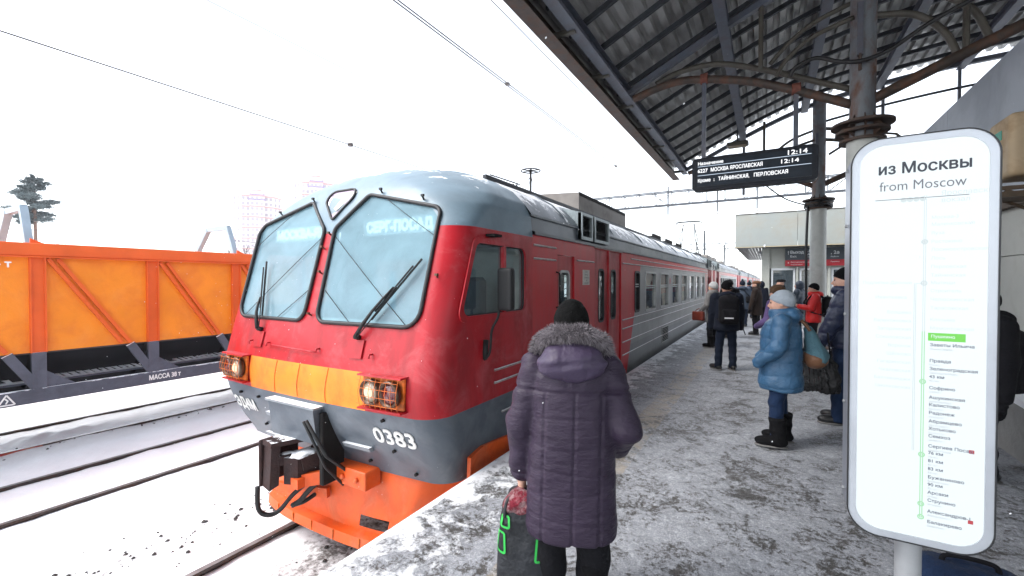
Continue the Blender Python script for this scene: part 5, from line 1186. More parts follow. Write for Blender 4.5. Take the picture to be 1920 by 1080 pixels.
def gantry(y, label, scale=1.0, x0=-19, x1=9.5):
    g_ = thing('catenary_gantry', ((x0+x1)/2, y, 0), label, 'gantry', 'lattice gantries over the tracks')
    zb, zt, w = 9.15, 10.45, .35
    for z in (zb, zt):
        for dy in (-w, w): MB().box(x0, x1, y+dy-.05, y+dy+.05, z-.05, z+.05).build('chord', M['mast'], g_)
    n = int((x1-x0)/1.55)
    for i in range(n):
        xa = x0+1.55*i; m = MB()
        for dy in (-w, w): m.bar((xa,y+dy,zb),(xa,y+dy,zt),.05,.05); m.bar((xa,y+dy,zb),(xa+1.55,y+dy,zt),.045,.045)
        m.build('lattice_bay', M['mast'], g_)
    for x in (x0+.3, x1-.3):
        m = MB(); 
        for dx in (-.22,.22):
            for dy in (-.22,.22): m.bar((x+dx,y+dy,ZR-.2),(x+dx,y+dy,zt),.09,.09)
        for i in range(8):
            z = ZR+1.3*i; m.bar((x-.22,y-.22,z),(x+.22,y-.22,z+1.3),.04,.04); m.bar((x-.22,y+.22,z),(x+.22,y+.22,z+1.3),.04,.04)
        m.build('leg', M['mast'], g_)
    for x in (-8.55, XC, -.9):
        MB().box(x-.06, x+.06, y-.06, y+.06, 8.2, 11.0).build('drop_post', M['mast'], g_)
        for i in range(7): MB().lathe([(.04,0),(.10,.05),(.04,.10)], (x, y, 8.15-.20*(i+1)), 'z', 8).build('insulator', M['insul'], g_)
        MB().tube([(x,y,8.2),(x,y,6.75)], .02, 5).build('rod', M['mast'], g_)
    return g_
gantry(45, 'nearest lattice gantry spanning the tracks behind the departure board')
gantry(112, 'farther lattice gantry, small and pale over the end of the train')
for i, (x, y) in enumerate(((-7.2,62),(-6.9,88),(1.8,75))):
    mm_ = thing('catenary_mast', (x, y, ZR), ('pale overhead line mast just beyond the nearest gantry','pale overhead line mast farther along the tracks','pale overhead line mast beside the platform roof')[i], 'mast', 'overhead line masts')
    MB().lathe([(.16,0),(.11,9.5)], (x,y,ZR), 'z', 10).build('shaft', M['mast'], mm_); MB().bar((x,y,7.2),(x+(2.6 if x<0 else -5.2),y,6.9),.07,.07).build('arm', M['mast'], mm_)

# ================================================================== FAR BUILDINGS AND TREES
def tower(cx, cy, zt, wid, label, rot):
    o = thing('apartment_tower', (cx, cy, ZR), label, 'apartment building', 'apartment towers', rz=rot)
    L_ = lambda mb, nm, mm, par=o: mb.build(nm, mm, par, local=True)
    w = wid/2; H = zt+1.2; plan = [(-w,-w*.55),(-w*.62,-w*.95),(-w*.30,-w*.95),(-w*.30,-w*1.12),(w*.30,-w*1.12),(w*.30,-w*.95),(w*.62,-w*.95),(w,-w*.55),(w,w*.8),(-w,w*.8)]
    L_(MB().prism([(x,y,0) for x,y in plan], (0,0,H*.90)), 'wall', M['tower'])
    L_(MB().prism([(x*.86,y*.86,H*.90) for x,y in plan], (0,0,H*.055)), 'attic', M['tower'])
    L_(MB().prism([(-w*.34,-w*1.16,H*.86),(w*.34,-w*1.16,H*.86),(w*.26,-w*.9,H*.945),(-w*.26,-w*.9,H*.945)], (0,w*.3,0)), 'mansard', M['towerlilac'])
    L_(MB().tube([(-w*.45+w*.9*t/8, -w*.6, H*.955+H*.025*math.sin(PI*t/8)) for t in range(9)], .5, 6), 'roof_arch', M['towerred'])
    nf = 17
    for k in range(nf):
        z = H*.90*(k+.92)/nf; m = MB(); pl_ = [(x*1.012,y*1.012,z) for x,y in plan]; m.prism(pl_, (0,0,.42 if k % 2 else .75)); L_(m, 'floor_band', M['towerred'] if k % 2 == 0 else M['tower'])
    m = MB()
    for k in range(nf):
        z = H*.90*k/nf+1.0
        for i in range(7):
            x = -w*.55+w*1.1*i/6; yy = -w*(1.13 if abs(x) < w*.3 else .96); m.box(x-.7, x+.7, yy-.06, yy+.02, z, z+1.6)
        for sx in (-1,1):
            for t in (.3,.7): x = sx*(w*.62+w*.38*t); yy = -w*(.95-.40*t); m.box(x-.6, x+.6, yy-.35, yy-.1, z, z+1.6)
    ob = L_(m, 'window_grid', M['towerwin']); ob['kind'] = 'stuff'
    return o
tower(-264, 150, 56, 25, 'pale pink striped apartment tower, the left and lower showing one', R(58))
tower(-212, 152, 58.5, 22, 'pale pink striped apartment tower peeking over the cab roof', R(54))
def bare_tree(name, x, y, h, label, seed, spread=.55, wid=1.0):
    rnd = random.Random(seed); o = thing(name, (x, y, ZR), label, 'tree', 'bare winter trees along the horizon'); trunk = MB(); tw = MB()
    def grow(p, d, ln, r, lev):
        n = 3; pts = [p]; q = p; dd = d
        for i in range(n):
            dd = (dd+Vector((rnd.gauss(0,.10),rnd.gauss(0,.10),rnd.gauss(.03,.05)))).normalized(); q = q+dd*ln/n; pts.append(q)
        (trunk if lev < 2 else tw).tube(pts, [r*(1-.35*i/n) for i in range(n+1)], 6 if lev < 1 else 3, cap=False)
        if lev >= 4: return
        k = (5 if lev == 0 else 3)
        for j in range(k):
            t = rnd.uniform(.45, 1) if lev else .35+.65*j/(k-1)
            b = pts[min(n, int(t*n))]; a = rnd.uniform(0, 2*PI); s = spread*rnd.uniform(.7, 1.3)
            nd = (dd*(1-s*.5)+Vector((math.cos(a)*s*wid,math.sin(a)*s*wid,.12))).normalized(); grow(b, nd, ln*rnd.uniform(.55,.72), r*.5, lev+1)
    grow(Vector((x,y,ZR)), Vector((0,0,1)), h*.45, h*.018, 0)
    trunk.build('trunk', M['bark'], o, fix=False); tw.build('crown', M['bark'], o, fix=False)
tspec = [(-63,14,8),(-72,16,10),(-78,20,7),(-84,24,9),(-70,24,8),(-76,29,9),(-66,31,10),(-72,36,11),(-80,44,13),(-78,48,12),(-85,53,10),(-30,88,15),(-34,92,12),(-24,105,15),(-38,84,10),(-20,118,14)]
tl = ['low bare tree under the blue grey frame at the left picture edge','bare tree just left of the pine trunk','bare tree right of the pine trunk','small bare tree behind the orange wagon, next but one to the pine','bare shrubby tree behind the middle of the wagon','thin bare tree rising behind the wagon, left of the second frame','bare tree inside the second blue grey frame, its left tree','bare tree inside the second blue grey frame, its right tree','tall bare tree in front of the left apartment tower','bare tree beside the foot of the left apartment tower','bare tree between tower and cab roof','tall bare tree above the coach roof, the fuller one','bare tree above the coach roof, left of the fuller one','bare tree above the coach roof, far and pale','low bare tree just beyond the roof vents','farthest bare tree above the coach roof']
for i, (x, y, h) in enumerate(tspec): bare_tree('bare_tree', x, y, h, tl[i], 50+i)
# pine
px_, py_ = -87, 18.9; po = thing('pine_tree', (px_, py_, ZR), 'tall pine with a layered dark crown above the orange wagon', 'tree')
rnd = random.Random(11); MB().tube([(px_,py_,ZR),(px_+.1,py_,6),(px_-.1,py_,11),(px_+.05,py_,16.2)], [.28,.22,.15,.04], 8).build('trunk', M['pinebark'], po, smooth=True)
br_, nd_ = MB(), MB()
for i in range(46):
    t = i/45; z = 9.4+6.3*t; ln = (3.1*(1-t)**.55*(.55+.45*min(1, t*5))+.5)*rnd.uniform(.5,1.1); a = rnd.uniform(0, 2*PI)
    tip = Vector((px_+ln*math.cos(a), py_+ln*math.sin(a), z+ln*.12+rnd.uniform(-.2,.3))); b = Vector((px_,py_,z)); br_.tube([b, b.lerp(tip,.5)+Vector((0,0,.15)), tip], [.07,.045,.015], 4, cap=False)
    for k in range(int(120+170*ln)):
        s = rnd.uniform(.25,1.05); c = b.lerp(tip, s)+Vector((rnd.gauss(0,.38*ln*.35),rnd.gauss(0,.38*ln*.35),rnd.gauss(.10,.13)))
        u = Vector((rnd.gauss(0,1),rnd.gauss(0,1),rnd.gauss(.2,.4))).normalized()*rnd.uniform(.14,.32); v_ = u.cross(Vector((rnd.gauss(0,1),rnd.gauss(0,1),rnd.gauss(0,1)))).normalized()*.05
        nd_.add([c-v_, c+v_, c+u+v_*.3, c+u-v_*.3], [(0,1,2,3)])
br_.build('branches', M['pinebark'], po, fix=False); nd_.build('crown', M['needle'], po, fix=False)
# far low cables and the lineside wire seen over the wagon
tag(MB().tube([(-60,-30+10*i,7.0-.6*math.sin(PI*((i*10) % 60)/60)) for i in range(16)], .035, 5).build('lineside_cable', M['wire']), 'sagging lineside cable above the far trees', 'wire')

# ================================================================== PEOPLE
def rotz(P, c, ang):
    ca_, sa_ = math.cos(ang), math.sin(ang); x, y = P[0]-c[0], P[1]-c[1]
    return (c[0]+x*ca_+y*sa_, c[1]-x*sa_+y*ca_, P[2])
def elbow(s, t, l1, l2, bend):
    s, t = Vector(s), Vector(t); d = t-s; L = min(d.length, (l1+l2)*.999); n = d.normalized(); a = (l1*l1-l2*l2+L*L)/(2*L); h_ = math.sqrt(max(0, l1*l1-a*a))
    b = Vector(bend); b = (b-n*b.dot(n)).normalized(); return tuple(s+n*a+b*h_)
def hand_mesh(palm, d, n, curl=.9, h=.005, sc=1.0, side=1):
    """Hand at palm: fingers along d, palm facing n; five fingers with two bends, thumb from the side."""
    palm, d, n = Vector(palm), Vector(d).normalized(), Vector(n); n = (n-d*n.dot(d)).normalized(); s = d.cross(n)*side
    segs = []
    for k, (off, ln) in enumerate(((-.030,.070),(-.010,.080),(.010,.075),(.029,.060))):
        p = palm+d*.042*sc+s*off*sc; dd = d.copy(); a = 0
        for q, fr in enumerate((.45,.31,.24)):
            a += curl*(.55,.85,.6)[q]; dd = d*math.cos(a)+n*math.sin(a); e = p+dd*ln*fr*sc; segs.append((tuple(p), tuple(e), (.0095-.0012*q)*sc, (.0088-.0012*q)*sc)); p = e
    p = palm-d*.025*sc-s*.032*sc
    for dd, ln in (((d*.55-s*.7+n*.45), .038), ((d*.85-s*.05+n*.7), .034)): 
        e = p+dd.normalized()*ln*sc; segs.append((tuple(p), tuple(e), .0115*sc, .0095*sc)); p = e
    def F(P):
        q = S_cone(P, tuple(palm-d*.035*sc), tuple(palm+d*.030*sc), .022*sc, .026*sc); 
        q = S_min(q, S_cone(P, tuple(palm-d*.02*sc-s*.022*sc), tuple(palm+d*.035*sc-s*.022*sc), .016*sc, .014*sc), .012)
        q = S_min(q, S_cone(P, tuple(palm-d*.02*sc+s*.022*sc), tuple(palm+d*.035*sc+s*.022*sc), .016*sc, .013*sc), .012)
        q = S_min(q, S_cone(P, tuple(palm-d*.09*sc), tuple(palm-d*.03*sc), .026*sc, .024*sc), .012)
        for a, b, r0, r1 in segs: q = S_min(q, S_cone(P, a, b, r0, r1), .004)
        return q
    pts = [Vector(x) for sg_ in segs for x in sg_[:2]]+[palm-d*.09*sc]
    lo = [min(p[i] for p in pts)-.035 for i in range(3)]; hi = [max(p[i] for p in pts)+.035 for i in range(3)]
    return field_mesh(F, lo, hi, h)

def person(x, y, face, H, label, coat, coat_m, legs_m, hat=None, hat_m=None, shoes='shoe', shoes_m='shoe leather', feet=((-.10,0,10),(.10,.02,-10)), hands=None, bulk=1.0, hem=.75, puff=None, hood=None, hood_up=None, collar=None,
           glove=None, h=.016, headturn=0.0, bare=(), curl=.9, z0=0.0, group='people waiting on the platform', depth=1.0, eyes=True, hair=None, elbows=None, flare=0.0, dress=None):
    root = thing('person', (x, y, z0), label, 'person', group, rz=R(face)); k = H/1.7
    zc = .925*H; hc = (0, .012, zc)
    zsh = .82*H; S = {-1: (-.185*k*bulk**.5, -.01, zsh), 1: (.185*k*bulk**.5, -.01, zsh)}
    hands = hands or {-1: (-.27*bulk, .06, .47*H), 1: (.27*bulk, .06, .47*H)}
    E_ = {s: elbow(S[s], hands[s], .172*H, .165*H, (elbows or {}).get(s, (s*.5, -.8, -.2))) for s in (-1, 1)}
    hip = {-1: (-.085*k, 0, .50*H), 1: (.085*k, 0, .50*H)}
    ank = {}; knee = {}
    for (fx, fy, fa), s in zip(feet, (-1, 1)):
        ank[s] = (fx, fy, .075); knee[s] = ((hip[s][0]+fx)/2+s*.008, (hip[s][1]+fy)/2+.025, .285*H)
    def body(P):
        Ph = rotz(P, hc, R(headturn))
        q = S_ell(Ph, hc, (.077*k, .097*k, .115*k)); q = S_min(q, S_ell(Ph, (0, .045*k, zc-.058*k), (.054*k, .060*k, .062*k)), .03)
        q = S_min(q, S_cone(Ph, (0, .100*k, zc+.008*k), (0, .122*k, zc-.028*k), .008*k, .0145*k), .012)     # nose
        q = S_min(q, S_ell(Ph, (0, .088*k, zc+.030*k), (.050*k, .020*k, .012*k)), .012)                  # brow
        for s in (-1, 1):
            q = S_max(q, -S_ell(Ph, (s*.031*k, .112*k, zc+.008*k), (.017*k, .022*k, .012*k)), .008)       # eye sockets
            q = S_min(q, S_ell(Ph, (s*.040*k, .075*k, zc-.028*k), (.025*k, .024*k, .024*k)), .015)        # cheeks
            q = S_min(q, S_ell(Ph, (s*.079*k, -.004, zc-.012*k), (.011*k, .022*k, .031*k)), .006)         # ears
        q = S_min(q, S_ell(Ph, (0, .096*k, zc-.056*k), (.024*k, .013*k, .011*k)), .008)                   # lips
        q = S_min(q, S_ell(Ph, (0, .085*k, zc-.093*k), (.022*k, .018*k, .018*k)), .015)                   # chin
        q = S_min(q, S_cone(P, (0, -.015, .80*H), (0, 0, .89*H), .060*k, .053*k), .03)
        q = S_min(q, S_stack(P, [.48*H, .6*H, .72*H, .82*H, .86*H], [.13*k, .12*k, .14*k, .15*k, .06*k], [.09*k, .085*k, .1*k, .09*k, .05*k]), .04)
        for s in (-1, 1):
            q = S_min(q, S_cone(P, S[s], E_[s], .046*k, .036*k), .03); q = S_min(q, S_cone(P, E_[s], hands[s], .036*k, .024*k), .02)
            q = S_min(q, S_cone(P, hip[s], knee[s], .075*k, .050*k), .03); q = S_min(q, S_cone(P, knee[s], ank[s], .050*k, .034*k), .02)
            q = S_min(q, S_ell(P, (ank[s][0], ank[s][1]+.05, .045), (.032, .10, .030)), .02)
        return q
    lo = [min(-.3, min(hands[s][0] for s in (-1,1))-.08), min(-.2, min(a[1] for a in list(ank.values())+list(E_.values()))-.1), .0]; hi = [max(.3, max(hands[s][0] for s in (-1,1))+.08), max(.2, max(a[1] for a in list(ank.values())+list(hands.values()))+.2), H+.06]
    bm_ = field_mesh(body, lo, hi, min(h, .012)); parts = [bm_]
    for s in (-1, 1):
        if s in bare: 
            pos, d, n = bare[s] if isinstance(bare, dict) else (hands[s], (0,0,-1), (0,1,0)); parts.append(hand_mesh(pos, d, n, curl, side=s))
    smooth_obj('body', join_vf(*parts), M['skin'], root)
    if glove:
        for s in (-1, 1):
            if s in bare: continue
            E2 = Vector(hands[s])-Vector(E_[s]); smooth_obj('glove', hand_mesh(Vector(hands[s])+E2.normalized()*.05, E2, (-s*.8,.3,0), .5, .007, 1.15, s), M[glove], root)
    if eyes:
        for s in (-1, 1):
            a = R(headturn); ex_, ey_ = s*.031*k, .084*k; MB().lathe([(.0,-.009),(.006,-.007),(.009,0),(.006,.007),(0,.009)], (hc[0]+ex_*math.cos(a)-ey_*math.sin(a), hc[1]+ex_*math.sin(a)+ey_*math.cos(a), zc+.008*k), 'z', 10).build('eye', M['eye'], root, smooth=True, local=True)
    # trousers
    def trousers(P):
        q = S_stack(P, [.44*H, .50*H, .58*H], [.15*k, .165*k, .15*k], [.105*k, .115*k, .10*k])
        for s in (-1, 1):
            q = S_min(q, S_cone(P, hip[s], knee[s], .098*k, .074*k), .03); q = S_min(q, S_cone(P, knee[s], (ank[s][0], ank[s][1], .05), .074*k, .066*k), .02)
        q = q+.0045*np.sin(P[2]*34+P[0]*16+3*np.sin(P[1]*13))*np.exp(-((P[2]-.16)/.16)**2)+.003*np.sin(P[2]*46+P[1]*22)
        return S_max(q, .035-P[2], .01)
    smooth_obj('trousers', field_mesh(trousers, (-.33*k, min(-.2, min(a[1] for a in ank.values())-.1), .02), (.33*k, max(.2, max(a[1] for a in ank.values())+.12), .6*H), h), M[legs_m], root)
    # footwear
    for (fx, fy, fa), s in zip(feet, (-1, 1)):
        def shoe(P):
            Q = rotz(P, (fx, fy), R(fa)); q = S_ell(Q, (fx, fy+.055, .052), (.050, .150, .055)); q = S_min(q, S_ell(Q, (fx, fy+.13, .045), (.046, .065, .042)), .03)
            if shoes == 'boot': q = S_min(q, S_cone(P, (fx, fy-.005, .06), (fx*.97, fy-.0, .30), .067, .082), .03); q = S_max(q, P[2]-.31, .012)+.003*np.sin(P[2]*60)
            else: q = S_min(q, S_cone(P, (fx, fy-.02, .05), (fx, fy-.01, .11), .050, .048), .02)
            return S_max(q, .016-P[2], .006)
        b_ = smooth_obj('boot' if shoes == 'boot' else 'shoe', field_mesh(shoe, (fx-.15, fy-.15, .0), (fx+.15, fy+.27, .34), min(h, .012)), M[shoes_m], root)
        def sole(P):
            Q = rotz(P, (fx, fy), R(fa)); return S_max(S_max(S_min(S_ell(Q, (fx, fy+.05, .02), (.056, .152, .3)), S_ell(Q, (fx, fy+.12, .02), (.052, .085, .3)), .03), P[2]-.020, .003), .002-P[2], .003)
        smooth_obj('sole', field_mesh(sole, (fx-.13, fy-.14, -.01), (fx+.13, fy+.25, .035), .011), M['sole'], b_)
    # coat
    b = bulk; dp = depth
    def coatf(P):
        zt = .855*H
        zz_ = [hem, hem+.06, (hem+.62*H)/2, .62*H, .72*H, .79*H, .825*H, zt]
        ww = [(.185+flare)*k*b, (.195+flare)*k*b, (.188+flare*.5)*k*b, .182*k*b, .190*k*b, .180*k*b, .135*k*b, .085*k]
        dd = [(.135+flare*.5)*k*b*dp, (.145+flare*.5)*k*b*dp, .142*k*b*dp, .140*k*b*dp, .138*k*b*dp, .118*k*b*dp, .10*k*b, .075*k]
        q = S_stack(P, zz_, ww, dd, [0, 0, .0, .0, .0, -.005, -.005, 0])
        for s in (-1, 1):
            e, hnd = Vector(E_[s]), Vector(hands[s]); cuff = e.lerp(hnd, .96)
            arm = S_min(S_cone(P, S[s], tuple(e), .078*k*b, .070*k*b), S_cone(P, tuple(e), tuple(cuff), .070*k*b, .052*k*b), .02)
            q = S_min(q, arm, .028)
        if collar: q = S_min(q, S_tor(P, (0, -.0, .862*H), .082*k*b**.5, .085*k*b**.5, .032*k*b, .05*k), .02)
        if hood: q = S_min(q, S_ell(P, (0, -.115*k, .85*H), (.15*k, .085*k, .075*k)), .03)
        if hood_up:
            hd = S_max(S_ell(P, (0, -.012, zc+.008), (.112*k, .128*k, .145*k)), -S_ell(P, (0, .135*k, zc-.01), (.085*k, .12*k, .115*k)), .015); q = S_min(q, hd, .03)
        if puff:
            amp, sp = puff; q = q-amp*(np.sqrt(np.abs(np.sin(PI*(P[2]+.06*P[1]+.03*np.abs(P[0]))/sp)))-.62)
        q = q+wob(P, .0045, 17, x*3)+wob(P, .0022, 39, y)
        return q
    ex_ = max(abs(hands[s][0]) for s in (-1,1)); ex_ = max(ex_, .25*k*b, max(abs(E_[s][0]) for s in (-1,1)))+.11*b
    lo = (-ex_, min(-.24*b*k, min(E_[s][1] for s in (-1,1))-.12*b), min(hem-.05, min(hands[s][2] for s in (-1,1))-.08)); hi = (ex_, max(.24*b*k, max(hands[s][1] for s in (-1,1))+.1), (H+.12 if hood_up else .96*H))
    smooth_obj(coat, field_mesh(coatf, lo, hi, h), M[coat_m], root)
    # headwear
    if hat:
        a = R(headturn)
        def hatf(P):
            Q = rotz(P, hc, a)
            if hat in ('beanie', 'bobble', 'slouch'):
                q = S_ell(Q, (0, -.008 if hat != 'slouch' else -.02, zc+.038*k), (.093*k, .112*k*(1.08 if hat == 'slouch' else 1), .118*k)); q = S_max(q, (zc+.006*k+.42*Q[1])-Q[2], .006) if hat != 'slouch' else S_max(q, (zc-.008*k+.36*Q[1])-Q[2], .006)
                q = S_min(q, S_max(S_ell(Q, (0, -.004, zc+.045*k), (.098*k, .118*k, .10*k)), np.maximum(Q[2]-(zc+.062*k+.42*Q[1]), (zc+.004*k+.42*Q[1])-Q[2]), .006), .008)
                if hat == 'bobble': q = S_min(q, S_ell(Q, (0, -.01, zc+.170*k), (.038, .038, .036)), .006)
                return q+.0012*np.sin(np.arctan2(Q[1], Q[0])*46)
            if hat == 'fur':
                q = S_ell(Q, (0, -.005, zc+.055*k), (.108*k, .128*k, .100*k)); q = S_max(q, (zc-.015*k+.30*Q[1])-Q[2], .012); return q+wob(P, .006, 60, 1)
            if hat == 'cap':
                q = S_max(S_ell(Q, (0, -.0, zc+.070*k), (.100*k, .128*k, .062*k)), (zc+.035*k)-Q[2], .008); return S_min(q, S_ell(Q, (0, .115*k, zc+.045*k), (.065*k, .065*k, .010)), .008)
        smooth_obj({'fur':'fur_hat','cap':'cap'}.get(hat, 'knit_hat'), field_mesh(hatf, (-.15, -.17, zc-.11), (.15, .21, zc+.24), min(h, .010)), M[hat_m], root)
    if hair:
        smooth_obj('hair', field_mesh(lambda P: S_max(S_ell(rotz(P, hc, R(headturn)), (0, -.012, zc+.012*k), (.083*k, .098*k, .112*k)), np.maximum(rotz(P, hc, R(headturn))[1]-.005*k, (zc-.065*k)-P[2]), .006), (-.12,-.14,zc-.1), (.12,.12,zc+.15), .009), M[hair], root)
    return root
def local_mesh(name, F, lo, hi, h, m, root): return smooth_obj(name, field_mesh(F, lo, hi, h), M[m], root)
def backpack(x, y, face, zc, w, hgt, d, label, mats, yoff=-.22, straps=True, z_sh=1.4):
    r = thing('backpack', (x, y, 0), label, 'backpack', rz=R(face))
    bodyF = lambda P: S_min(S_box(P, (0, yoff, zc), (w/2, d/2, hgt/2), .07), S_ell(P, (0, yoff, zc+hgt*.42), (w*.46, d*.5, hgt*.16)), .05)+wob(P, .006, 22)
    local_mesh('bag_body', bodyF, (-w/2-.06, yoff-d/2-.1, zc-hgt/2-.08), (w/2+.06, yoff+d/2+.1, zc+hgt/2+.14), .012, mats[0], r)
    local_mesh('front_pocket', lambda P: S_box(P, (0, yoff-d/2-.005, zc-hgt*.18), (w*.38, .045, hgt*.24), .04)+wob(P, .004, 30), (-w/2, yoff-d/2-.1, zc-hgt*.5), (w/2, yoff-d/2+.1, zc+hgt*.2), .012, mats[1], r)
    m = MB(); m.tube([(-.04,yoff,zc+hgt*.55),(-.03,yoff,zc+hgt*.62),(.03,yoff,zc+hgt*.62),(.04,yoff,zc+hgt*.55)], .010, 6); m.build('carry_loop', M[mats[2]], r, smooth=True, local=True)
    if straps:
        for s in (-1, 1): MB().tube(curve([(s*w*.30,yoff+.04,zc+hgt*.42),(s*.13,-.06,z_sh+.03),(s*.14,.06,z_sh+.005),(s*.165,.165,z_sh-.18),(s*.20,.08,zc-hgt*.20),(s*w*.42,yoff+.03,zc-hgt*.40)], 20), .018, 6).build('strap', M[mats[2]], r, smooth=True, local=True)
    return r

# ---- the woman in the purple coat, seen from behind
PX, PY, PF = -.882, 2.12, 22
pw_ = thing('person', (PX, PY, 0), 'woman in a long quilted purple coat with a grey fur hood, seen from behind', 'person', 'people waiting on the platform', rz=R(PF))
HL = {-1: (-.268, .03, .665), 1: (.240, .13, .79)}; SL = {-1: (-.185, 0, 1.255), 1: (.185, 0, 1.255)}
EL = {-1: (-.262, -.025, .965), 1: (.272, -.05, .955)}
def lady_body(P):
    zc = 1.455; q = S_ell(P, (0, .012, zc), (.077, .095, .112)); q = S_min(q, S_ell(P, (0, .05, zc-.06), (.055, .06, .06)), .03); q = S_min(q, S_cone(P, (0, .1, zc+.01), (0, .12, zc-.025), .008, .014), .012)
    q = S_min(q, S_cone(P, (0,-.01,1.22), (0,0,1.42), .06, .055), .03); q = S_min(q, S_stack(P, [.72,.9,1.1,1.25,1.32], [.15,.15,.16,.15,.06], [.11,.11,.12,.09,.05]), .04)
    for s in (-1, 1):
        q = S_min(q, S_cone(P, SL[s], EL[s], .048, .038), .03); q = S_min(q, S_cone(P, EL[s], HL[s], .038, .024), .02)
        q = S_min(q, S_cone(P, (s*.09,0,.76), (s*.10,.02,.42), .085, .058), .03); q = S_min(q, S_cone(P, (s*.10,.02,.42), (s*.11,0,.08), .058, .038), .02); q = S_min(q, S_ell(P, (s*.11,.05,.045), (.032,.10,.03)), .02)
    return q
smooth_obj('body', join_vf(field_mesh(lady_body, (-.36,-.2,0), (.36,.33,1.62), .012), hand_mesh((-.262,.03,.605), (.05,.12,-1), (1,0,.1), 1.15, .004, .95, 1)), M['skin'], pw_)
def lady_coat(P):
    x, y, z = P
    q = S_stack(P, [.395,.45,.60,.78,.95,1.12,1.22,1.275,1.33], [.232,.240,.232,.225,.218,.212,.205,.165,.085], [.165,.172,.17,.168,.165,.158,.140,.115,.085], [0,0,0,0,0,0,0,0,0], 2.4)
    back = np.clip(-y*12, 0, 1)
    # stitched grid on the back below the yoke
    g_ = 0
    for sx in (-.135, .015, .145): g_ = g_+np.exp(-((x-sx-.02*(z-.8))/.0070)**2)*(z < 1.145)
    for sz in (.515, .640, .745, .880, 1.010): g_ = g_+.42*np.exp(-((z-sz-.012*np.sin(x*9+sz*20)-.02*np.abs(x))/.0070)**2)*(np.abs(x) < .24)
    yoke = np.exp(-((z-1.148)/.008)**2)
    pan = .0032*np.sin((x*17+z*9)*1.0+2*np.sin(z*14))*np.sin(z*23+x*7+1.2*np.sin(x*21))
    gather = .0035*np.sin(x*85+2.5*np.sin(z*9)+1.5*np.sin(x*31))*np.clip((z-1.15)*20, 0, 1)*np.clip((1.28-z)*15, 0, 1)
    q = q+.0062*np.clip(g_, 0, 1)+.008*yoke-pan*back*(z < 1.14)+gather
    for s in (-1, 1):
        c = Vector(EL[s]).lerp(Vector(HL[s]), .93 if s < 0 else .98)
        arm = S_min(S_cone(P, SL[s], EL[s], .080, .076), S_cone(P, EL[s], tuple(c), .076, .060), .02)
        seam = np.exp(-((y+.01+.08*(z-1.0))/.009)**2)*.006*(z < 1.2)+.010*np.exp(-((z-1.148)/.009)**2)
        arm = arm+seam+.0055*np.sin(z*41+x*18+2*np.sin(y*20))*np.sin(y*27+z*11)+.006*np.exp(-((z-.69)/.012)**2)*(s < 0)
        q = S_min(q, arm, .022)
    return q+wob(P, .003, 11, 2)
local_mesh('coat', lady_coat, (-.40,-.24,.36), (.40,.36,1.36), .0065, 'purple nylon', pw_)
def lady_hood(P):
    x, y, z = P
    q = S_ell(P, (0,-.120,1.298), (.172,.088,.102)); q = S_min(q, S_ell(P, (0,-.02,1.29), (.165,.14,.065)), .05)
    q = S_max(q, -S_ell(P, (0,.03,1.45), (.11,.13,.14)), .02)
    q = q+.0035*np.exp(-((x+.045)/.008)**2)+.003*np.exp(-((x-.075)/.008)**2)+.010*np.sin(x*30+4*np.sin(z*22))*np.sin(z*38+x*12)*np.exp(-((z-1.33)/.06)**2)
    return q+wob(P, .004, 26)
local_mesh('hood', lady_hood, (-.24,-.26,1.18), (.24,.2,1.5), .0075, 'purple nylon hood', pw_)
local_mesh('trousers', lambda P: S_max(S_min(S_min(S_cone(P,(-.105,0,.8),(-.115,.01,.06),.115,.080), S_cone(P,(.105,0,.8),(.115,.03,.06),.115,.080), .02), S_ell(P,(0,0,.72),(.19,.14,.2)), .03)+.006*np.sin(P[2]*28+P[0]*20), .04-P[2], .01), (-.27,-.2,.02), (.27,.2,.95), .013, 'dark trousers', pw_)
for s in (-1, 1): 
    b_ = local_mesh('boot', lambda P: S_max(S_min(S_ell(P,(s*.115,.06,.05),(.05,.14,.055)), S_cone(P,(s*.115,0,.06),(s*.115,0,.22),.06,.07), .03), .016-P[2], .006), (s*.115-.12,-.12,0), (s*.115+.12,.25,.32), .012, 'boot suede', pw_)
    local_mesh('sole', lambda P: S_max(S_max(S_ell(P,(s*.115,.05,.02),(.056,.15,.3)), P[2]-.02, .003), .002-P[2], .003), (s*.115-.1,-.13,-.01), (s*.115+.1,.25,.035), .011, 'sole', b_)
local_mesh('fur_hat', lambda P: S_max(S_ell(P, (0,.005,1.485), (.092,.112,.122)), 1.40-P[2], .02)+wob(P,.004,60), (-.14,-.16,1.38), (.14,.16,1.64), .008, 'black fur', pw_)
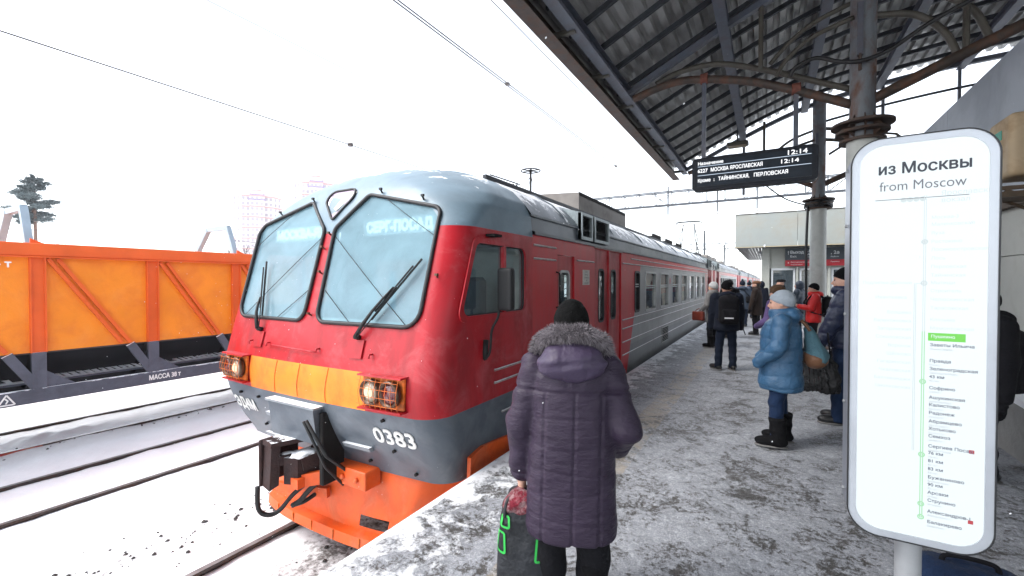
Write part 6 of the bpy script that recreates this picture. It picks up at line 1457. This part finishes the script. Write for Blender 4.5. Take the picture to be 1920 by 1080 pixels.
# fur trim: thousands of fine hairs on a drooping collar
def trim_path(t):      # t 0..1 from left end over the nape to right end
    a = -1.35+2.7*t
    return Vector((.178*math.sin(a), .045-.175*math.cos(a), 1.370+.075*math.cos(a*1.05)-.02*abs(math.sin(a))**3-.045*max(0, abs(a)-.9)/.45+.006*math.sin(t*23)))
core = MB(); core.tube([trim_path(t/28) for t in range(29)], [.030+.012*math.sin(PI*min(1, .25+t/28*.9)) for t in range(29)], 10); core.build('fur_trim_core', M['fur dark'], pw_, smooth=True, local=True)
rnd = random.Random(5); FA, FB = MB(), MB()
for i in range(9000):
    t = rnd.random(); p = trim_path(t); dt = (trim_path(min(1, t+.01))-trim_path(max(0, t-.01))).normalized(); u = Vector((0,0,1)); u = (u-dt*u.dot(dt)).normalized(); v_ = dt.cross(u); a = rnd.uniform(0, 2*PI)
    o_ = u*math.cos(a)+v_*math.sin(a); base = p+o_*.030; dr = (o_+dt*rnd.gauss(0,.35)+Vector((0,0,rnd.gauss(-.10,.25)))+v_*rnd.gauss(0,.3)).normalized(); ln = rnd.uniform(.020,.040); w_ = dr.cross(Vector((rnd.random()-.5,rnd.random()-.5,rnd.random()-.5))).normalized()*.0011
    (FA if rnd.random() < .6+.3*math.sin(a) else FB).add([base-w_, base+w_, base+dr*ln*.55+w_*.8+Vector((0,0,-.002)), base+dr*ln+Vector((0,0,-.007))], [(0,1,2),(0,2,3)])
FA.build('fur_hair', M['fur grey'], pw_, fix=False, local=True); FB.build('fur_underhair', M['fur dark'], pw_, fix=False, local=True)
# her shopping bag
BD = .115
bag = thing('shopping_bag', (PX, PY, -BD), 'black shopping bag with green print and a red tweed scarf, held in the left hand', 'bag', rz=R(PF))
bc = (-.255, .02)
def sack(P):
    z = P[2]; w = np.interp(z, [.20,.30,.55,.66], [.140,.140,.125,.100]); d = np.interp(z, [.20,.30,.55,.66], [.10,.105,.085,.06])
    q = ((np.abs((P[0]-bc[0])/w)**3+np.abs((P[1]-bc[1])/d)**3)**(1/3)-1)*np.minimum(w, d); q = S_max(q, z-.64-.02*np.sin(P[0]*20), .01); q = S_max(q, .19-z, .01)
    inn = ((np.abs((P[0]-bc[0])/(w-.024))**3+np.abs((P[1]-bc[1])/(d-.024))**3)**(1/3)-1)*np.minimum(w, d)
    q = S_max(q, -np.maximum(inn, .47-z), .006); return q+wob(P, .006, 21)+wob(P, .003, 47)
local_mesh('bag_body', sack, (bc[0]-.22,bc[1]-.16,.15), (bc[0]+.22,bc[1]+.16,.70), .008, 'black bag fabric', bag)
for dy in (-.075, .075):
    MB().tube(curve([(bc[0]-.09,bc[1]+dy,.58),(bc[0]-.075,bc[1]+dy*.8,.66),(bc[0]-.02,bc[1]+dy*.25,.700),(bc[0]+.02,bc[1]+dy*.25,.700),(bc[0]+.075,bc[1]+dy*.8,.66),(bc[0]+.09,bc[1]+dy,.58)], 20), .010, 6).build('handle', M['black bag fabric'], bag, smooth=True, local=True)
def bag_y(dx, z):
    w = float(np.interp(z, [.20,.30,.55,.66], [.140,.140,.125,.100])); d = float(np.interp(z, [.20,.30,.55,.66], [.10,.105,.085,.06])); return bc[1]-d*max(0, 1-abs(min(1, abs(dx)/w))**3)**(1/3)-.008
for cx, zb, zt in ((-.108,.40,.50),(-.085,.53,.585),(.100,.37,.50)):
    P = rounded([(cx-.026,zb),(cx+.022,zb),(cx+.018,zt),(cx-.016,zt)], .010, 3); P = P+[P[0]]; Q = [(p[0]*(1-t)+q[0]*t, p[1]*(1-t)+q[1]*t) for p, q in zip(P, P[1:]) for t in (0,.5)]+[P[0]]
    m = MB()
    for p, q in zip(Q, Q[1:]):
        d = Vector((q[0]-p[0], q[1]-p[1])).normalized()*.0055; nx, nz = -d.y, d.x
        m.add([(bc[0]+a_, bag_y(a_, b_), b_) for a_, b_ in ((p[0]-nx-d.x,p[1]-nz-d.y),(p[0]+nx-d.x,p[1]+nz-d.y),(q[0]+nx,q[1]+nz),(q[0]-nx,q[1]-nz))], [(0,1,2,3)])
    m.build('green_mark', M['green print'], bag, local=True)
scf = thing('scarf', (PX, PY, -BD), 'red and white tweed scarf poking out of the black shopping bag', 'scarf', rz=R(PF))
local_mesh('scarf_body', lambda P: S_min(S_ell(P, (bc[0]-.01,bc[1]-.035,.635), (.085,.055,.080)), S_ell(P, (bc[0]+.05,bc[1]+.0,.66), (.050,.04,.05)), .02)+wob(P,.012,34)+wob(P,.006,80), (bc[0]-.13,bc[1]-.13,.50), (bc[0]+.14,bc[1]+.1,.77), .007, 'scarf red', scf)

# ---- the others
person(.12, 5.32, 88, 1.585, 'woman in a shiny blue puffer coat, jeans and a pale grey knit hat, in profile', 'puffer_coat', 'blue nylon', 'blue jeans', 'slouch', 'grey knit', 'boot', 'boot suede', ((-.12,.02,5),(.11,-.03,-8)),
       {-1: (-.19,.20,.86), 1: (.19,.20,.86)}, bulk=1.13, hem=.585, puff=(.011,.125), collar=True, hood=True, h=.010, depth=1.28, flare=.018, elbows={-1:(-.6,-.9,-.1), 1:(.6,-.9,-.1)})
bp1 = thing('backpack', (.12, 5.32, 0), 'teal and tan canvas backpack slung on the back of the blue puffer coat', 'backpack', rz=R(88))
local_mesh('bag_body', lambda P: S_min(S_cone(P, (.04,-.235,1.20), (.05,-.305,.95), .045, .100, (1.25,1,1)), S_ell(P, (.05,-.31,.93), (.14,.095,.105)), .04)+wob(P,.007,24)+wob(P,.003,55), (-.16,-.46,.78), (.26,-.12,1.3), .010, 'teal canvas', bp1)
local_mesh('bottom_panel', lambda P: S_max(S_ell(P, (.05,-.30,.925), (.150,.112,.112)), P[2]-.955-.35*(P[1]+.30), .01)+wob(P,.004,30), (-.16,-.46,.78), (.26,-.14,1.1), .010, 'tan leather', bp1)
for sx in (-.02, .12): MB().tube(curve([(sx,-.25,1.20),(sx,-.17,1.30),(sx+.01,-.02,1.345),(sx+.03,.12,1.27),(sx+.05,.18,1.12)], 18), .016, 6).build('strap', M['tan leather'], bp1, smooth=True, local=True)
MB().tube(curve([(.17,-.28,.90),(.19,-.18,.93),(.185,-.10,.99)], 10), .016, 6).build('strap', M['tan leather'], bp1, smooth=True, local=True)
MB().tube([(.10,-.40,1.18),(.11,-.42,1.0),(.10,-.42,.82)], .008, 5).build('hanging_cord', M['black cloth'], bp1, local=True, smooth=True)
person(-.68, 9.27, 12, 1.69, 'man in a dark navy jacket wearing a black backpack, back to the camera', 'jacket', 'navy cloth', 'navy trousers', 'beanie', 'black wool', 'shoe', 'shoe leather', ((-.14,.0,40),(.12,.02,8)),
       {-1: (-.26,.10,.80), 1: (.26,.10,.80)}, bulk=1.18, hem=.76, hood=True, h=.013)
b2 = backpack(-.68, 9.27, 12, 1.15, .34, .50, .20, 'black backpack with a pale reflective strip on the back of the navy jacket', ('black cloth','black cloth','black cloth'), yoff=-.27, z_sh=1.42)
MB().box(-.09, .06, -.435, -.425, 1.015, 1.035).build('reflective_strip', M['white cord'], b2, local=True); MB().tube([(.22,-.18,.98),(.25,-.16,.85),(.30,-.15,.70)], .010, 5).build('loose_strap', M['black cloth'], b2, local=True)
person(.80, 6.50, 80, 1.84, 'tall man with a black knit hat and navy puffer jacket, beside the route sign', 'puffer_jacket', 'navy nylon', 'blue jeans', 'beanie', 'black wool', 'shoe', 'shoe leather', ((-.12,.05,10),(.12,.05,-12)),
       {-1: (-.27,.24,.93), 1: (.26,.10,.90)}, bulk=1.18, hem=.92, puff=(.012,.14), h=.011, glove='black cloth', hair='hairdark', collar=True)
pb_ = thing('carrier_bag', (.80, 6.50, 0), 'shiny black plastic carrier bag held by the tall man', 'bag', rz=R(80))
def cbag(P):
    z = P[2]; w = np.interp(z, [.40,.48,.72,.85,.92], [.10,.115,.10,.06,.02]); d = np.interp(z, [.40,.48,.72,.85,.92], [.20,.22,.20,.10,.03]); q = ((np.abs((P[0]+.27)/w)**2.5+np.abs((P[1]-.25)/d)**2.5)**(1/2.5)-1)*np.minimum(w, d)
    q = S_max(S_max(q, z-.92, .01), .40-z, .01); return q+wob(P, .010, 25)+.006*np.sin(np.arctan2(P[1]-.25, P[0]+.27)*16+z*9)
local_mesh('bag_body', cbag, (-.45,-.02,.34), (-.08,.52,.96), .009, 'black bag plastic', pb_)
person(.93, 12.45, 95, 1.63, 'person in a bright red jacket and black hat looking at a phone', 'jacket', 'red nylon', 'dark trousers', 'beanie', 'black wool', 'boot', 'boot suede', ((-.12,.0,5),(.11,.06,-8)),
       {-1: (-.06,.30,1.10), 1: (.06,.28,1.09)}, bulk=1.12, hem=.73, hood=True, collar=True, elbows={-1:(-.4,-.2,-1),1:(.4,-.2,-1)}, h=.014, bare={-1: ((-.05,.36,1.13),(.2,1,.5),(0,-.3,1)), 1: ((.05,.34,1.12),(-.2,1,.5),(0,-.3,1))})
ph = thing('phone', (.93, 12.45, 0), 'dark phone held by the person in red', 'phone', rz=R(95)); MB().box(-.04,.04,.37,.38,1.12,1.26,bev=.004).build('phone_case', M['board'], ph, local=True); MB().box(-.035,.035,.366,.369,1.13,1.25).build('screen', M['screen'], ph, local=True)
backpack(.93, 12.45, 95, 1.08, .30, .46, .20, 'black backpack on the back of the red jacket', ('black cloth','black cloth','black cloth'), yoff=-.27, z_sh=1.36)
person(-.82, 18.4, 5, 1.70, 'person in a slate blue parka and bobble hat, back to the camera, by the train', 'parka', 'slate nylon', 'navy trousers', 'bobble', 'navy cloth', 'shoe', 'shoe leather', hem=.66, hood=True, bulk=1.15, h=.02, glove='black cloth', eyes=False)
sb = thing('shoulder_bag', (-.82, 18.4, 0), 'small black shoulder bag at the side of the slate parka', 'bag', rz=R(5)); local_mesh('bag_body', lambda P: S_box(P, (.24,-.14,1.02), (.13,.06,.12), .04)+wob(P,.006,25), (.05,-.28,.82), (.45,.02,1.22), .02, 'black cloth', sb); MB().tube([(.24,-.14,1.12),(.05,-.17,1.35),(-.12,-.03,1.45)], .014, 5).build('strap', M['black cloth'], sb, local=True)
person(-.31, 15.8, 80, 1.71, 'man in a long black coat and a brown flat cap, facing the train', 'overcoat', 'brown coat cloth', 'dark trousers', 'cap', 'cap cloth', 'shoe', 'shoe leather', hem=.62, bulk=1.15, h=.017, collar=True, hair='hairdark', hands={-1:(-.27,.12,.84),1:(.27,.0,.80)}, glove='black cloth')
person(-1.22, 12.3, 65, 1.66, 'woman in grey coat and pale knit hat, hidden behind the backpack man', 'coat', 'grey wool coat', 'dark trousers', 'slouch', 'pale knit', 'boot', 'boot suede', hem=.62, h=.018, collar=True, hands={-1:(-.20,.22,.92),1:(.22,.18,.9)})
hb = thing('handbag', (-1.22, 12.3, 0), 'red brown leather handbag beside the pale knit hat woman', 'bag', rz=R(65)); local_mesh('bag_body', lambda P: S_box(P, (-.235,.25,.80), (.055,.16,.12), .03)+wob(P,.004,25), (-.4,.0,.62), (-.1,.48,1.0), .014, 'red leather', hb); MB().tube(curve([(-.235,.15,.90),(-.225,.19,.96),(-.21,.24,.985),(-.225,.30,.96),(-.235,.35,.90)], 14), .010, 5).build('handle', M['red leather'], hb, local=True, smooth=True)
person(-.98, 14.5, 10, 1.72, 'person in a black coat and black hat seen just over the backpack man', 'coat', 'black cloth', 'dark trousers', 'beanie', 'black wool', hem=.66, h=.02, hood=True, eyes=False)
person(-.74, 22.7, 5, 1.66, 'distant person in dark blue with a bobble hat, beyond the slate parka', 'parka', 'navy nylon', 'navy trousers', 'bobble', 'navy cloth', hem=.70, h=.022, hood=True, eyes=False)
person(-.22, 19.2, 30, 1.68, 'distant person with a dark hood up, behind the flat cap man', 'parka', 'navy cloth', 'dark trousers', hem=.7, h=.022, hood_up=True, eyes=False)
person(.36, 16.5, 75, 1.76, 'man in black with a black cap and brown fur collar by the pavilion door', 'coat', 'black cloth', 'dark trousers', 'cap', 'black wool', hem=.70, h=.018, collar=True, hands={-1:(-.12,.28,1.12),1:(.24,.1,.85)})
person(.80, 15.5, 70, 1.69, 'person in a slate puffer jacket with the hood up in front of the pavilion', 'puffer_jacket', 'slate puffer', 'navy trousers', hem=.80, puff=(.010,.13), h=.017, bulk=1.15, hood_up=True, hands={-1:(-.08,.28,1.10),1:(.10,.26,1.05)}, bare={-1: ((-.07,.33,1.13),(.1,1,.4),(0,-.3,1))})
person(.13, 8.35, 60, 1.62, 'person in a brown fur hat and dotted violet coat, behind the blue puffer coat', 'coat', 'violet dotted cloth', 'dark trousers', 'fur', 'brown fur', 'boot', 'boot suede', hem=.62, h=.016, collar=True, hands={-1:(-.20,.22,.95),1:(.22,.18,.9)})
person(1.60, 5.30, 100, 1.62, 'person in a black coat mostly hidden behind the right edge of the route sign', 'coat', 'black cloth', 'dark trousers', 'beanie', 'black wool', hem=.78, h=.015, bulk=1.34, depth=1.45, hood=True, glove='black cloth')
bb = thing('sports_bag', (.86, 2.95, 0), 'dark blue denim bag standing on the platform below the route sign', 'bag')
local_mesh('bag_body', lambda P: S_box(P, (0,0,.16), (.22,.13,.15), .09)+wob(P,.012,18)+wob(P,.005,45), (-.34,-.22,.0), (.34,.22,.48), .013, 'blue jeans', bb)
MB().tube(curve([(-.10,0,.29),(-.08,0,.34),(.08,0,.34),(.10,0,.29)], 12), .012, 6).build('handle', M['black cloth'], bb, local=True, smooth=True)

# ================================================================== SNOWY AIR
hm = bpy.data.materials.new('snowy haze'); hm.use_nodes = True; t = hm.node_tree; t.nodes.clear()
pv = N(t, 'ShaderNodeVolumePrincipled'); pv.inputs['Color'].default_value = (.93,.95,1,1); pv.inputs['Density'].default_value = .0006; ou = N(t, 'ShaderNodeOutputMaterial'); t.links.new(pv.outputs[0], ou.inputs['Volume'])
tag(MB().box(-610, 510, -160, 810, -2.8, 72).build('haze', hm), kind='stuff')

g = MB(); rnd = random.Random(21)
for i in range(5200):
    y = .8+22*rnd.random()**1.4; x = rnd.uniform(-2.2-1.15*y, 1.1+.75*y); z = rnd.uniform(-.2, 1.7+.75*max(2, y*.7))
    if x > -2.4 and rnd.random() < .86: continue
    s_ = rnd.uniform(.0010,.0024); e = rnd.uniform(.7,1.6)
    g.add([(x+s_,y,z),(x,y+s_,z),(x-s_,y,z),(x,y-s_,z),(x+s_*.5,y,z+s_*e),(x-s_*.4,y,z-s_*e)], [(0,1,4),(1,2,4),(2,3,4),(3,0,4),(1,0,5),(2,1,5),(3,2,5),(0,3,5)])
tag(g.build('snowfall', M['flake'], fix=False), kind='stuff')
